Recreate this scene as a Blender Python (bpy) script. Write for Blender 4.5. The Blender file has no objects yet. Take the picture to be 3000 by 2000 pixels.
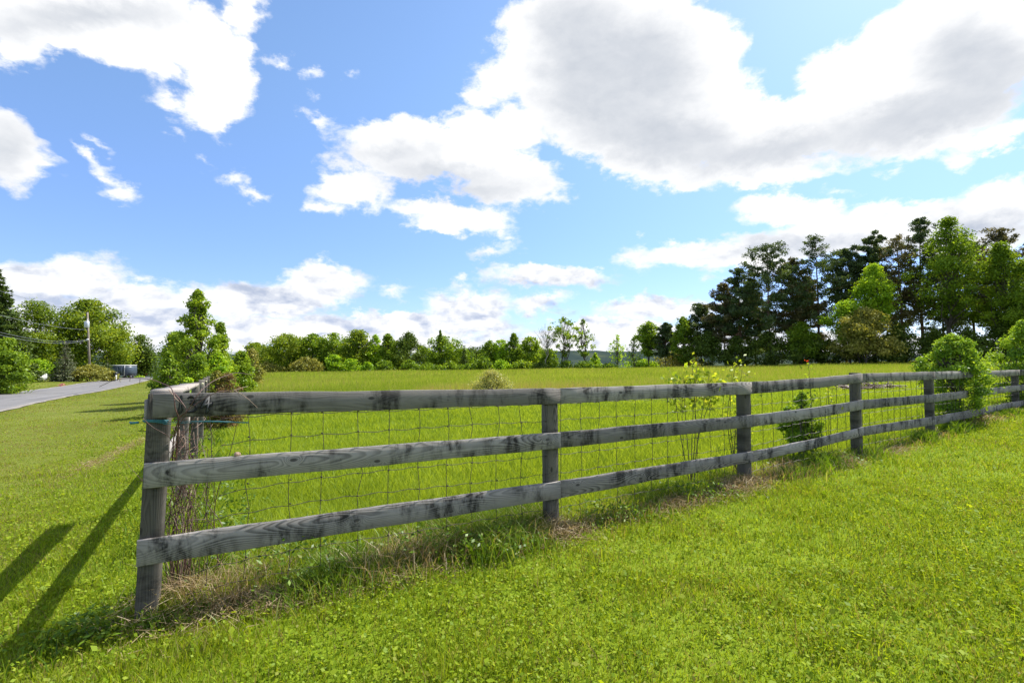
import bpy, math, random
import numpy as np
from mathutils import Vector, Matrix

C = bpy.context.scene
COL = C.collection
R = math.radians
F_PX, CX, CY, HZ = 1110.0, 1176.0, 784.0, 823.0      # focal length, centre and horizon of the picture, in 2352-wide pixels
CAM_H = 1.6
PITCH = math.atan((HZ - CY) / F_PX)

# ------------------------------------------------------------------ camera, exposure
cam = bpy.data.cameras.new("camera"); cam.lens = F_PX / 2352 * 36; cam.sensor_width = 36
cam.clip_start = 0.05; cam.clip_end = 20000
cam_o = bpy.data.objects.new("camera", cam); COL.objects.link(cam_o)
cam_o.location = (0, 0, CAM_H); cam_o.rotation_euler = (R(90) + PITCH, 0, 0)
C.camera = cam_o
C.view_settings.view_transform = 'Standard'; C.view_settings.look = 'None'
C.view_settings.gamma = 1; C.view_settings.use_curve_mapping = False
EXPO = 1.0
C.view_settings.exposure = EXPO
EK = 2 ** EXPO
C.render.engine = 'CYCLES'
cy = C.cycles
cy.max_bounces = 6; cy.diffuse_bounces = 3; cy.glossy_bounces = 2; cy.transmission_bounces = 4; cy.transparent_max_bounces = 4
cy.caustics_reflective = False; cy.caustics_refractive = False
cy.use_denoising = True
cy.sample_clamp_indirect = 4

# ------------------------------------------------------------------ node helper
class NT:
    def __init__(s, nt): s.nt = nt; nt.nodes.clear()
    def n(s, t, ins=None, **kw):
        nd = s.nt.nodes.new(t)
        for k, v in kw.items(): setattr(nd, k, v)
        for k, v in (ins or {}).items():
            sk = nd.inputs[k]
            if hasattr(v, 'is_linked') or hasattr(v, 'links'): s.nt.links.new(v, sk)
            else: sk.default_value = v
        return nd
    def m(s, op, a, b=None, c=None, clamp=False):
        ins = {0: a}
        if b is not None: ins[1] = b
        if c is not None: ins[2] = c
        return s.n('ShaderNodeMath', ins, operation=op, use_clamp=clamp).outputs[0]
    def v(s, op, a, b=None, sc=None):
        ins = {0: a}
        if b is not None: ins[1] = b
        if sc is not None: ins['Scale'] = sc
        nd = s.n('ShaderNodeVectorMath', ins, operation=op)
        return nd.outputs['Value'] if op in ('LENGTH', 'DOT_PRODUCT', 'DISTANCE') else nd.outputs[0]
    def xyz(s, a):
        nd = s.n('ShaderNodeSeparateXYZ', {0: a}); return nd.outputs
    def comb(s, x=0.0, y=0.0, z=0.0): return s.n('ShaderNodeCombineXYZ', {0: x, 1: y, 2: z}).outputs[0]
    def noise(s, vec, scale, detail=4, rough=0.5, dist=0.0, col=False, dims='3D'):
        nd = s.n('ShaderNodeTexNoise', {'Vector': vec, 'Scale': scale, 'Detail': detail, 'Roughness': rough, 'Distortion': dist}, noise_dimensions=dims)
        return nd.outputs['Color' if col else 0]
    def ss(s, x, a, b, lo=0.0, hi=1.0):
        nd = s.n('ShaderNodeMapRange', {'Value': x, 'From Min': a, 'From Max': b, 'To Min': lo, 'To Max': hi}, interpolation_type='SMOOTHSTEP')
        return nd.outputs[0]
    def mix(s, f, a, b, blend='MIX'):
        nd = s.n('ShaderNodeMix', data_type='RGBA', blend_type=blend)
        for k, v in ((0, f), (6, a), (7, b)):
            if hasattr(v, 'links'): s.nt.links.new(v, nd.inputs[k])
            else: nd.inputs[k].default_value = v if k == 0 else (tuple(v) + (1,))[:4]
        return nd.outputs[2]
    def ramp(s, f, stops, interp='LINEAR'):
        nd = s.n('ShaderNodeValToRGB', {0: f}); cr = nd.color_ramp; cr.interpolation = interp
        while len(cr.elements) < len(stops): cr.elements.new(0.5)
        for e, (p, c) in zip(cr.elements, stops): e.position = p; e.color = (tuple(c) + (1,))[:4]
        return nd.outputs[0]

def ray(px, py):
    c, s_ = math.cos(PITCH), math.sin(PITCH)
    a, b = (px - CX) / F_PX, (CY - py) / F_PX
    return np.array([a, c - b * s_, s_ + b * c])
def at(px, py, y):                                   # world point seen at a picture position, y metres ahead
    d = ray(px, py); d = d / d[1] * y
    return np.array([d[0], y, d[2] + CAM_H])

# ------------------------------------------------------------------ sun and sky
SUN_AZ, SUN_EL = 52.0, 53.0                          # degrees right of the view direction (+Y), elevation
sun = bpy.data.lights.new("sun", 'SUN'); sun.energy = 4.6; sun.angle = R(0.53); sun.color = (1.0, 0.955, 0.88)
sun_o = bpy.data.objects.new("sun", sun); COL.objects.link(sun_o)
sd = Vector((math.sin(R(SUN_AZ)) * math.cos(R(SUN_EL)), math.cos(R(SUN_AZ)) * math.cos(R(SUN_EL)), math.sin(R(SUN_EL))))
sun_o.rotation_euler = sd.to_track_quat('Z', 'Y').to_euler(); sun_o.location = (30, 20, 60)

world = bpy.data.worlds.new("World"); C.world = world; world.use_nodes = True
try: world.cycles.sampling_method = 'NONE'
except Exception: pass
w = NT(world.node_tree)
sky = w.n('ShaderNodeTexSky', sky_type='NISHITA', sun_disc=False, sun_elevation=R(SUN_EL), sun_rotation=R(SUN_AZ),
          altitude=200, air_density=1.0, dust_density=0.6, ozone_density=1.6)
gen = w.n('ShaderNodeTexCoord').outputs['Generated']
dirv = w.v('NORMALIZE', gen)
dx, dy, dz = w.xyz(dirv)
yy = w.m('MAXIMUM', dy, 0.22)
base = w.comb(w.m('DIVIDE', dx, yy), w.m('DIVIDE', dz, yy), 0.0)
# billows: two warps of the direction, coarse and fine
dstr = w.v('MULTIPLY', dirv, (1.0, 1.0, 1.7))
n1 = w.noise(dstr, 7.0, 3, 0.55, col=True)
n2 = w.noise(dstr, 24.0, 8, 0.66, col=True)
wp = w.v('ADD', w.v('MULTIPLY', w.v('SUBTRACT', n1, (0.5, 0.5, 0.5)), (0.11, 0.08, 0.0)),
         w.v('MULTIPLY', w.v('SUBTRACT', n2, (0.5, 0.5, 0.5)), (0.085, 0.07, 0.0)))
P = w.v('ADD', base, wp)
def uv(px, py):
    d = ray(px, py); return d[0] / d[1], d[2] / d[1]
def blobs(lst, pos, k=0.03):
    acc = None
    for (px, py, rx, ry, rot) in lst:
        u, v = uv(px, py); a, b = rx / F_PX, ry / F_PX
        q = pos
        if rot: q = w.n('ShaderNodeVectorRotate', {'Vector': pos, 'Center': (u, v, 0), 'Angle': R(-rot)}, rotation_type='Z_AXIS').outputs[0]
        mp = w.n('ShaderNodeVectorMath', {0: q, 1: (1 / a, 1 / b, 0), 2: (-u / a, -v / b, 0)}, operation='MULTIPLY_ADD').outputs[0]
        r = (a * b) ** 0.5
        val = w.m('MULTIPLY_ADD', w.v('LENGTH', mp), -r, r)
        acc = val if acc is None else w.m('SMOOTH_MAX', acc, val, k)
    return acc
CLOUDS = [  # picture position, radii, turn
 (330,115,140,66,-27),(400,165,62,50,0),(1175,430,125,52,0),(930,300,150,50,8),(545,130,40,95,0),(1010,520,95,24,-8),
 (170,30,300,100,0),(420,70,190,95,-25),(500,190,85,110,0),(40,115,90,60,0),(490,262,95,36,0),(560,20,55,60,0),(395,240,50,22,-25),(250,105,130,55,-20),
 (5,335,135,85,-38),(60,400,80,36,0),(195,358,70,13,-32),(215,328,45,9,-35),(250,410,42,14,-38),(262,450,62,24,-16),
 (447,372,24,17,-25),(512,400,28,13,0),(575,447,54,27,-22),(412,310,20,9,-20),(625,147,28,17,-20),(712,172,24,11,0),(798,172,13,11,0),(712,222,20,16,30),
 (1000,345,230,82,0),(870,300,110,36,5),(735,283,52,20,-32),(1170,410,130,76,0),(830,425,98,46,0),(1000,492,120,36,-8),(1085,515,85,30,0),(1140,300,120,56,0),
 (1155,541,25,11,0),(750,483,40,13,-10),(822,478,15,7,0),(960,275,60,30,0),
 (1400,130,285,205,0),(1270,70,150,110,0),(1150,190,92,62,0),(1480,300,260,110,-8),(1590,110,120,115,0),(1640,240,120,120,0),(1800,300,300,95,10),(1945,190,175,95,32),
 (2170,120,300,170,18),(2130,290,260,80,14),(1560,405,130,40,-8),(1760,395,190,42,4),(2290,325,130,24,17),(2200,368,40,14,8),(1540,436,26,12,0),
 (1840,483,140,34,0),(2060,492,160,38,4),(2300,470,140,66,8),(1950,535,210,52,0),(1560,588,115,40,-14),(1705,588,150,40,0),(2200,530,170,66,0),(1920,437,38,9,0),(1800,560,150,40,0),
 (70,650,140,66,0),(205,640,95,60,0),(310,690,125,50,0),(430,690,75,42,0),(590,690,165,46,0),(725,655,120,56,0),(885,672,38,18,0),(1135,578,46,15,5),(150,600,60,34,0),(30,625,70,40,0),(745,625,60,32,0),(650,668,80,38,0),(1045,700,70,40,0),(1110,715,60,36,0),(1640,700,110,24,0),(1480,590,50,40,0),
 (1070,657,36,12,0),(1085,700,85,42,0),(1265,640,156,32,-2),(1238,700,85,24,0),(1520,712,150,26,3),(900,745,330,36,0),(200,740,330,64,0),(1400,757,240,26,0),(600,752,300,30,0),(1176,792,1500,24,0)]
SHADES = [  # where the clouds are thick and grey underneath
 (1420,170,210,150,0),(1520,320,210,72,-8),(1760,355,210,48,8),(2140,265,290,75,15),(2260,150,140,100,0),(1330,80,110,110,0),
 (220,35,190,34,0),(60,60,100,30,0),(10,350,60,70,-30),(1020,395,150,28,-5),(1110,440,120,32,0),(900,350,80,24,0),(950,415,70,18,0),
 (1900,560,220,30,0),(2280,520,150,34,0),(1265,663,150,14,0),(1238,716,80,11,0),(560,735,170,20,0),(250,705,110,24,0),(760,725,90,15,0),(110,690,110,26,0),(720,675,70,14,0),(1080,745,110,16,0)]
sdf = blobs(CLOUDS, P, 0.02)
n3 = w.noise(dstr, 11.0, 9, 0.6, 0.25)
n3b = w.noise(w.v('ADD', dstr, (0.010, 0.004, 0.020)), 11.0, 6, 0.6, 0.25)
dens = w.m('ADD', sdf, w.m('MULTIPLY', w.m('SUBTRACT', n3, 0.52), w.ss(dz, 0.08, 0.34, 0.075, 0.14)))
front = w.ss(dy, 0.16, 0.30)
up = w.ss(dz, -0.02, 0.01)
# scattered cumulus over the rest of the sky, behind the camera
gy = w.m('ADD', w.m('MAXIMUM', dz, 0.0), 0.18)
gpos = w.comb(w.m('DIVIDE', dx, gy), w.m('DIVIDE', dy, gy), 3.7)
gden = w.m('MULTIPLY', w.m('SUBTRACT', w.noise(gpos, 1.5, 7, 0.55), 0.53), 0.5)
dens = w.m('ADD', w.m('MULTIPLY', dens, front), w.m('MULTIPLY', gden, w.m('SUBTRACT', 1.0, front)))
alpha = w.m('MULTIPLY', w.ss(dens, -0.010, 0.026), up)
shd = blobs(SHADES, P, 0.04)
relief = w.m('MULTIPLY', w.m('SUBTRACT', n3, n3b), 3.2)
lowband = w.ss(dz, 0.30, 0.04)
nL = w.noise(w.v('MULTIPLY', dirv, (1.0, 1.0, 3.4)), 10.0, 5, 0.55, 0.2)
g0 = w.ss(shd, -0.075, 0.075)
g1 = w.m('MULTIPLY', w.ss(dens, 0.04, 0.2), w.m('MULTIPLY_ADD', lowband, 0.10, 0.04))
gl = w.m('MULTIPLY', lowband, w.m('MULTIPLY', w.ss(nL, 0.47, 0.66), 0.5))
g1 = w.m('ADD', g1, gl)
grey = w.m('ADD', w.m('ADD', w.m('MULTIPLY', g0, 0.58), g1), w.m('MULTIPLY', relief, w.m('MULTIPLY_ADD', lowband, 1.1, 0.12)), clamp=True)
greycol = w.mix(lowband, (0.40 / EK, 0.46 / EK, 0.56 / EK), (0.56 / EK, 0.64 / EK, 0.83 / EK))
ccol = w.mix(grey, (1.16 / EK, 1.16 / EK, 1.16 / EK), greycol)
lowsky = w.ss(dz, 0.55, 0.05)
skyc = w.mix(1.0, sky.outputs[0], w.mix(lowsky, (0.86, 0.965, 1.05), (0.58, 0.67, 0.96)), 'MULTIPLY')
bg1 = w.n('ShaderNodeBackground', {0: skyc, 1: 0.11})
bg2 = w.n('ShaderNodeBackground', {0: ccol, 1: 1.0})
mixs = w.n('ShaderNodeMixShader', {0: alpha, 1: bg1.outputs[0], 2: bg2.outputs[0]})
w.n('ShaderNodeOutputWorld', {0: mixs.outputs[0]})

# ------------------------------------------------------------------ materials
def new_mat(name):
    m = bpy.data.materials.new(name); m.use_nodes = True; return m, NT(m.node_tree)
def leaf_mat(name, stops, trans=0.4, gloss=0.05, patch=None, rough=0.4):
    m, t = new_mat(name)
    tone = t.n('ShaderNodeAttribute', attribute_name='tone').outputs['Fac']
    oi = t.n('ShaderNodeObjectInfo').outputs['Random']
    tone = t.m('ADD', tone, t.m('MULTIPLY', t.m('SUBTRACT', oi, 0.5), 0.10))
    if patch:
        pos = t.n('ShaderNodeNewGeometry').outputs['Position']
        for sc, am in patch:
            tone = t.m('ADD', tone, t.m('MULTIPLY', t.m('SUBTRACT', t.noise(pos, sc, 3), 0.5), am))
    col = t.ramp(tone, stops)
    d = t.n('ShaderNodeBsdfDiffuse', {0: col})
    tc = t.mix(1.0, col, (1.25, 1.12, 0.5), 'MULTIPLY')
    tr = t.n('ShaderNodeBsdfTranslucent', {0: tc})
    s1 = t.n('ShaderNodeMixShader', {0: trans, 1: d.outputs[0], 2: tr.outputs[0]})
    g = t.n('ShaderNodeBsdfGlossy', {0: (0.8, 0.85, 0.8, 1), 1: rough})
    s2 = t.n('ShaderNodeMixShader', {0: gloss, 1: s1.outputs[0], 2: g.outputs[0]})
    t.n('ShaderNodeOutputMaterial', {0: s2.outputs[0]})
    return m
def plain(name, c, rough=0.6, var=0.3, scale=8.0, metal=0.0, stretch=(1, 1, 1), bump=0.0):
    m, t = new_mat(name)
    co = t.n('ShaderNodeTexCoord').outputs['Object']
    co = t.v('MULTIPLY', co, stretch)
    nz = t.noise(co, scale, 6, 0.6)
    f = t.n('ShaderNodeMapRange', {'Value': nz, 'From Min': 0.3, 'From Max': 0.7, 'To Min': 1 - var, 'To Max': 1 + var}).outputs[0]
    col = t.v('SCALE', c, sc=f)
    p = t.n('ShaderNodeBsdfPrincipled', {'Base Color': col, 'Roughness': rough, 'Metallic': metal})
    if bump: t.nt.links.new(t.n('ShaderNodeBump', {'Strength': bump, 'Height': nz, 'Distance': 0.02}).outputs[0], p.inputs['Normal'])
    t.n('ShaderNodeOutputMaterial', {0: p.outputs[0]})
    return m
def wood_mat(name, axis='x', light=(0.355, 0.325, 0.30), dark=(0.03, 0.027, 0.025), stain=0.85):
    m, t = new_mat(name)
    co = t.n('ShaderNodeTexCoord').outputs['Object']
    rnd = t.n('ShaderNodeObjectInfo').outputs['Random']
    x, y, z = t.xyz(co)
    if axis == 'z': x, z = z, x
    off = t.m('MULTIPLY', rnd, 57.0)
    xo = t.m('ADD', x, off)
    lz = t.m('ADD', t.m('MULTIPLY', z, 2.2), t.m('MULTIPLY', y, 2.0))
    nA = t.noise(t.comb(t.m('MULTIPLY', xo, 0.9), lz, off), 1.6, 2, 0.5)
    nB = t.noise(t.comb(t.m('MULTIPLY', xo, 0.55), off, 3.0), 1.3, 1, 0.4)
    # knots along the board
    vo = t.n('ShaderNodeTexVoronoi', {'W': xo, 'Scale': 0.85}, voronoi_dimensions='1D')
    kx = vo.outputs['Distance']
    kz = t.m('MULTIPLY', t.m('SUBTRACT', t.n('ShaderNodeSeparateColor', {0: vo.outputs['Color']}).outputs[0], 0.5), 0.13)
    dzk = t.m('SUBTRACT', t.m('SUBTRACT', z, 0.07 if axis == 'x' else 0.0), kz)
    d2 = t.m('ADD', t.m('MULTIPLY', t.m('POWER', t.m('DIVIDE', kx, 0.85), 2.0), 0.22), t.m('POWER', dzk, 2.0))
    bump_k = t.m('EXPONENT', t.m('MULTIPLY', d2, -1500.0))
    z0 = t.m('MULTIPLY', t.m('SUBTRACT', rnd, 0.55), 0.10)
    zc = t.m('ADD', t.m('SUBTRACT', t.m('SUBTRACT', z, 0.07 if axis == 'x' else 0.0), z0), t.m('MULTIPLY', t.m('SUBTRACT', nA, 0.5), 0.10))
    dd = t.m('MULTIPLY_ADD', t.m('SUBTRACT', nB, 0.30), 0.26, t.m('ADD', y, 0.02))
    r = t.m('SQRT', t.m('ADD', t.m('POWER', zc, 2.0), t.m('POWER', dd, 2.0)))
    r = t.m('MULTIPLY_ADD', bump_k, 0.045, r)
    ring = t.m('FRACT', t.m('DIVIDE', t.m('MULTIPLY_ADD', t.noise(t.comb(t.m('MULTIPLY', xo, 3.0), t.m('MULTIPLY', z, 20.0), off), 1.0, 3), 0.008, r), 0.0082))
    line = t.ramp(ring, [(0.0, (0, 0, 0)), (0.34, (0.10,) * 3), (0.66, (0.85,) * 3), (0.86, (1, 1, 1)), (1.0, (0.05,) * 3)])
    fine = t.noise(t.comb(t.m('MULTIPLY', xo, 5.0), t.m('MULTIPLY', y, 260.0), t.m('MULTIPLY', z, 330.0)), 1.0, 3, 0.6)
    drip = t.noise(t.comb(t.m('MULTIPLY', xo, 7.0), t.m('MULTIPLY', z, 2.5), off), 1.0, 6, 0.72)
    big = t.noise(t.comb(t.m('MULTIPLY', xo, 1.3), t.m('MULTIPLY', z, 5.0), off), 1.0, 3, 0.55)
    str_ = t.m('MULTIPLY', t.ss(big, 0.36, 0.64, 0.3, 0.9), t.m('MULTIPLY_ADD', t.m('FRACT', t.m('MULTIPLY', rnd, 3.77)), 0.35, 0.5))
    f = t.m('MULTIPLY', line, str_)
    f = t.m('ADD', f, t.m('MULTIPLY', t.ss(fine, 0.52, 0.75), 0.35), clamp=True)
    st = t.m('MULTIPLY', t.ss(drip, 0.42, 0.64), t.ss(t.noise(t.comb(t.m('MULTIPLY', xo, 2.2), t.m('MULTIPLY', z, 3.0), t.m('ADD', off, 9.0)), 1.0, 2), 0.36, 0.56))
    f = t.m('ADD', f, t.m('MULTIPLY', st, stain), clamp=True)
    f = t.m('MAXIMUM', f, t.m('MULTIPLY', t.ss(bump_k, 0.70, 0.92), 0.85))
    lit = t.v('SCALE', light, sc=t.m('MULTIPLY_ADD', t.m('FRACT', t.m('MULTIPLY', rnd, 7.31)), 0.55, 0.66))
    base = t.mix(big, lit, t.v('SCALE', lit, sc=0.7))
    col = t.mix(f, base, dark)
    p = t.n('ShaderNodeBsdfPrincipled', {'Base Color': col, 'Roughness': 0.85, 'Specular IOR Level': 0.25})
    bp = t.n('ShaderNodeBump', {'Strength': 0.35, 'Height': f, 'Distance': -0.003})
    t.nt.links.new(bp.outputs[0], p.inputs['Normal'])
    t.n('ShaderNodeOutputMaterial', {0: p.outputs[0]})
    return m

G_DARK, G_MID, G_YEL, G_STRAW = (0.065, 0.12, 0.010), (0.205, 0.30, 0.017), (0.33, 0.41, 0.028), (0.46, 0.38, 0.18)
M = {}
M['lawn'] = leaf_mat('lawn_grass', [(0, G_DARK), (0.32, (0.125, 0.21, 0.005)), (0.6, G_MID), (0.86, G_YEL), (0.93, (0.26, 0.28, 0.045)), (1.0, (0.29, 0.235, 0.11))], 0.5, 0.008, [(0.35, 0.2), (2.2, 0.2)], 0.5)
M['pasture'] = leaf_mat('pasture_grass', [(0, G_DARK), (0.3, (0.19, 0.275, 0.022)), (0.6, (0.275, 0.37, 0.032)), (0.9, (0.37, 0.46, 0.05)), (1.0, (0.33, 0.33, 0.07))], 0.5, 0.012, [(0.25, 0.35), (1.4, 0.25)], 0.45)
M['meadow'] = leaf_mat('meadow_grass', [(0, (0.12, 0.18, 0.02)), (0.4, (0.24, 0.33, 0.04)), (0.7, (0.34, 0.41, 0.075)), (0.85, (0.38, 0.38, 0.13)), (1.0, (0.33, 0.24, 0.13))], 0.5, 0.0, [(0.06, 0.5), (0.4, 0.3)])
M['rough'] = leaf_mat('rough_grass', [(0, (0.03, 0.075, 0.008)), (0.4, (0.09, 0.17, 0.010)), (0.8, (0.17, 0.27, 0.018)), (1.0, (0.28, 0.31, 0.08))], 0.45, 0.02, [(0.8, 0.3)], 0.45)
M['dead'] = leaf_mat('dead_grass', [(0, (0.15, 0.10, 0.055)), (0.5, (0.32, 0.235, 0.13)), (1.0, (0.52, 0.43, 0.26))], 0.35, 0.02)
def foliage(name, a, b, c, trans=0.5, gloss=0.012):
    k = 2.5 if 'pine' in name else 2.05
    a, b, c = [(q[0] * k * (1.08 if 'pine' in name else 1.3), q[1] * k * 1.05, q[2] * k) for q in (a, b, c)]
    return leaf_mat(name, [(0, a), (0.5, b), (1.0, c)], trans, gloss)
M['maple'] = foliage('maple_leaves', (0.022, 0.05, 0.006), (0.062, 0.115, 0.010), (0.13, 0.19, 0.018))
M['green'] = foliage('broad_leaves', (0.025, 0.06, 0.006), (0.068, 0.135, 0.011), (0.125, 0.205, 0.018))
M['fresh'] = foliage('fresh_leaves', (0.045, 0.11, 0.007), (0.105, 0.21, 0.012), (0.18, 0.29, 0.02), 0.45)
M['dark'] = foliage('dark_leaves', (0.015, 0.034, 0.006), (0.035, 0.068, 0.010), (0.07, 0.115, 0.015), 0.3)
M['olive'] = foliage('olive_leaves', (0.045, 0.06, 0.014), (0.095, 0.12, 0.025), (0.17, 0.19, 0.05), 0.35)
M['pale'] = foliage('pale_leaves', (0.075, 0.10, 0.035), (0.14, 0.18, 0.06), (0.25, 0.28, 0.12), 0.4, 0.02)
M['yellow'] = foliage('young_leaves', (0.055, 0.11, 0.008), (0.115, 0.19, 0.014), (0.19, 0.25, 0.03), 0.55, 0.02)
M['bushy'] = foliage('shrub_leaves', (0.03, 0.08, 0.007), (0.092, 0.185, 0.014), (0.18, 0.275, 0.03), 0.45, 0.02)
M['russet'] = foliage('russet_leaves', (0.035, 0.024, 0.012), (0.072, 0.052, 0.026), (0.085, 0.11, 0.03), 0.3)
M['pine'] = foliage('pine_needles', (0.012, 0.022, 0.010), (0.028, 0.046, 0.018), (0.055, 0.075, 0.025), 0.36, 0.02)
M['brownpine'] = foliage('rusty_pine_needles', (0.020, 0.021, 0.012), (0.047, 0.046, 0.022), (0.09, 0.078, 0.034), 0.36, 0.02)
M['spruce'] = foliage('spruce_needles', (0.010, 0.026, 0.008), (0.028, 0.055, 0.013), (0.06, 0.10, 0.02), 0.15, 0.02)
M['bluespruce'] = foliage('blue_spruce_needles', (0.02, 0.035, 0.02), (0.05, 0.075, 0.045), (0.10, 0.13, 0.075), 0.15, 0.02)
M['bark'] = plain('bark', (0.085, 0.07, 0.055), 0.9, 0.5, 6, 0, (1, 1, 0.3), 0.4)
M['pinebark'] = plain('pine_bark', (0.14, 0.085, 0.058), 0.9, 0.5, 6, 0, (1, 1, 0.3), 0.4)
M['deadbark'] = plain('bleached_bark', (0.26, 0.24, 0.21), 0.9, 0.3, 6)
M['cane'] = plain('bramble_cane', (0.10, 0.048, 0.038), 0.6, 0.4, 20)
M['drycane'] = plain('dry_cane', (0.24, 0.17, 0.125), 0.8, 0.35, 20)
M['stem'] = plain('green_stem', (0.10, 0.085, 0.04), 0.7, 0.4, 20)
M['rail'] = wood_mat('weathered_board', 'x')
M['post'] = wood_mat('weathered_post', 'z', (0.19, 0.172, 0.145), (0.028, 0.025, 0.02), 0.7)
M['cap'] = wood_mat('bleached_board', 'x', (0.37, 0.33, 0.29), (0.12, 0.10, 0.085), 0.35)
M['wire'] = plain('rusty_wire', (0.05, 0.038, 0.03), 0.6, 0.5, 12, 0.3)
M['twine'] = plain('teal_twine', (0.03, 0.17, 0.21), 0.6, 0.2, 60)
M['matt'] = plain('matt_black_paint', (0.012, 0.012, 0.013), 1.0, 0.3, 30)
M['black'] = plain('black_iron', (0.018, 0.018, 0.02), 0.4, 0.3, 30)
M['greyface'] = plain('faded_paint', (0.065, 0.066, 0.069), 0.7, 0.25, 40)
M['pole'] = plain('pole_wood', (0.22, 0.185, 0.15), 0.9, 0.3, 4, 0, (4, 4, 0.4))
M['galv'] = plain('galvanised_steel', (0.55, 0.57, 0.60), 0.45, 0.1, 5, 0.4)
M['cable'] = plain('cable', (0.16, 0.17, 0.19), 0.4, 0.1)
M['navy'] = plain('blue_grey_panel', (0.055, 0.075, 0.10), 0.4, 0.12, 2)
M['white'] = plain('white_paint', (0.72, 0.72, 0.70), 0.5, 0.08, 3)
M['tyre'] = plain('tyre_rubber', (0.02, 0.02, 0.02), 0.8, 0.2)
M['red'] = plain('red_sign', (0.62, 0.012, 0.015), 0.4, 0.05)
M['roofing'] = plain('roof_shingles', (0.30, 0.23, 0.21), 0.9, 0.25, 4)
M['glass'] = plain('window_glass', (0.05, 0.06, 0.07), 0.1, 0.1)
M['pink'] = leaf_mat('pink_petals', [(0, (0.5, 0.15, 0.2)), (1, (0.65, 0.3, 0.3))], 0.3, 0.02)
M['shell'] = plain('pale_shell', (0.42, 0.27, 0.19), 0.5, 0.3, 40)
M['insul'] = plain('cream_insulator', (0.70, 0.66, 0.42), 0.4, 0.1)

# asphalt
m, t = new_mat('asphalt')
co = t.n('ShaderNodeNewGeometry').outputs['Position']
a_ = t.n('ShaderNodeAttribute', attribute_name='across').outputs['Fac']
nz = t.noise(co, 30, 5, 0.7); n4 = t.noise(co, 0.5, 4); streak = t.noise(t.comb(t.m('MULTIPLY', a_, 9.0), t.m('MULTIPLY', t.xyz(co)[1], 0.05), 0.0), 1.0, 4)
f = t.m('ADD', t.m('MULTIPLY', nz, 0.4), t.m('ADD', t.m('MULTIPLY', n4, 0.3), t.m('MULTIPLY', streak, 0.5)))
vor = t.n('ShaderNodeTexVoronoi', {'Vector': t.v('ADD', co, t.v('SCALE', t.noise(co, 1.2, 3, col=True), sc=1.2)), 'Scale': 0.28}, feature='DISTANCE_TO_EDGE').outputs['Distance']
col = t.ramp(f, [(0.38, (0.085, 0.08, 0.077)), (0.78, (0.20, 0.19, 0.183))])
col = t.mix(t.m('MULTIPLY', t.ss(vor, 0.018, 0.004), 0.6), col, (0.05, 0.05, 0.048))
edge_f = t.ss(t.m('ADD', t.m('ABSOLUTE', t.m('SUBTRACT', a_, 0.5)), t.m('MULTIPLY', t.m('SUBTRACT', t.noise(co, 1.5, 4), 0.5), 0.12)), 0.43, 0.50)
col = t.mix(edge_f, col, t.ramp(t.noise(co, 40, 3), [(0.35, (0.14, 0.12, 0.09)), (0.65, (0.36, 0.32, 0.26))]))
pp = t.n('ShaderNodeBsdfPrincipled', {'Base Color': col, 'Roughness': 0.75})
t.n('ShaderNodeOutputMaterial', {0: pp.outputs[0]}); M['asphalt'] = m
# ground under the grass
m, t = new_mat('ground_cover')
co = t.n('ShaderNodeNewGeometry').outputs['Position']
zone = t.n('ShaderNodeAttribute', attribute_name='zone').outputs['Fac']
f = t.m('ADD', t.m('ADD', t.m('MULTIPLY', t.noise(co, 0.3, 4), 0.5), t.m('MULTIPLY', t.noise(co, 9, 5, 0.7), 0.5)), t.m('MULTIPLY', t.noise(co, 0.05, 3), 0.2))
c1 = t.ramp(f, [(0.38, (0.065, 0.088, 0.010)), (0.6, (0.115, 0.142, 0.018)), (0.78, (0.175, 0.18, 0.045))])
c2 = t.ramp(f, [(0.38, (0.11, 0.15, 0.018)), (0.6, (0.17, 0.21, 0.03)), (0.78, (0.21, 0.21, 0.065))])
c3 = t.ramp(f, [(0.38, (0.015, 0.027, 0.014)), (0.7, (0.03, 0.05, 0.02))])
c0 = t.ramp(f, [(0.38, (0.075, 0.13, 0.008)), (0.6, (0.145, 0.205, 0.012)), (0.78, (0.21, 0.25, 0.03))])
col = t.mix(t.ss(zone, -1.0, 0.0), c1, c0); col = t.mix(t.ss(zone, 0.0, 1.0), col, c2); col = t.mix(t.ss(zone, 1.0, 2.0), col, c3)
bp = t.n('ShaderNodeBump', {'Strength': 0.6, 'Height': t.noise(co, 25, 4, 0.7), 'Distance': 0.03})
pp = t.n('ShaderNodeBsdfPrincipled', {'Base Color': col, 'Roughness': 0.95, 'Specular IOR Level': 0.1, 'Normal': bp.outputs[0]})
t.n('ShaderNodeOutputMaterial', {0: pp.outputs[0]}); M['ground'] = m
# far hills: wooded slopes, blue haze of distance put into the colour
m, t = new_mat('hazed_wooded_hills')
co = t.n('ShaderNodeNewGeometry').outputs['Position']
f = t.m('ADD', t.m('MULTIPLY', t.noise(co, 0.004, 4), 0.6), t.m('MULTIPLY', t.noise(co, 0.05, 5, 0.7), 0.4))
col = t.ramp(f, [(0.36, (0.022, 0.034, 0.034)), (0.52, (0.034, 0.05, 0.044)), (0.62, (0.06, 0.075, 0.045))])
pp = t.n('ShaderNodeBsdfPrincipled', {'Base Color': col, 'Roughness': 1.0, 'Specular IOR Level': 0.0})
t.n('ShaderNodeOutputMaterial', {0: pp.outputs[0]}); M['hills'] = m

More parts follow.
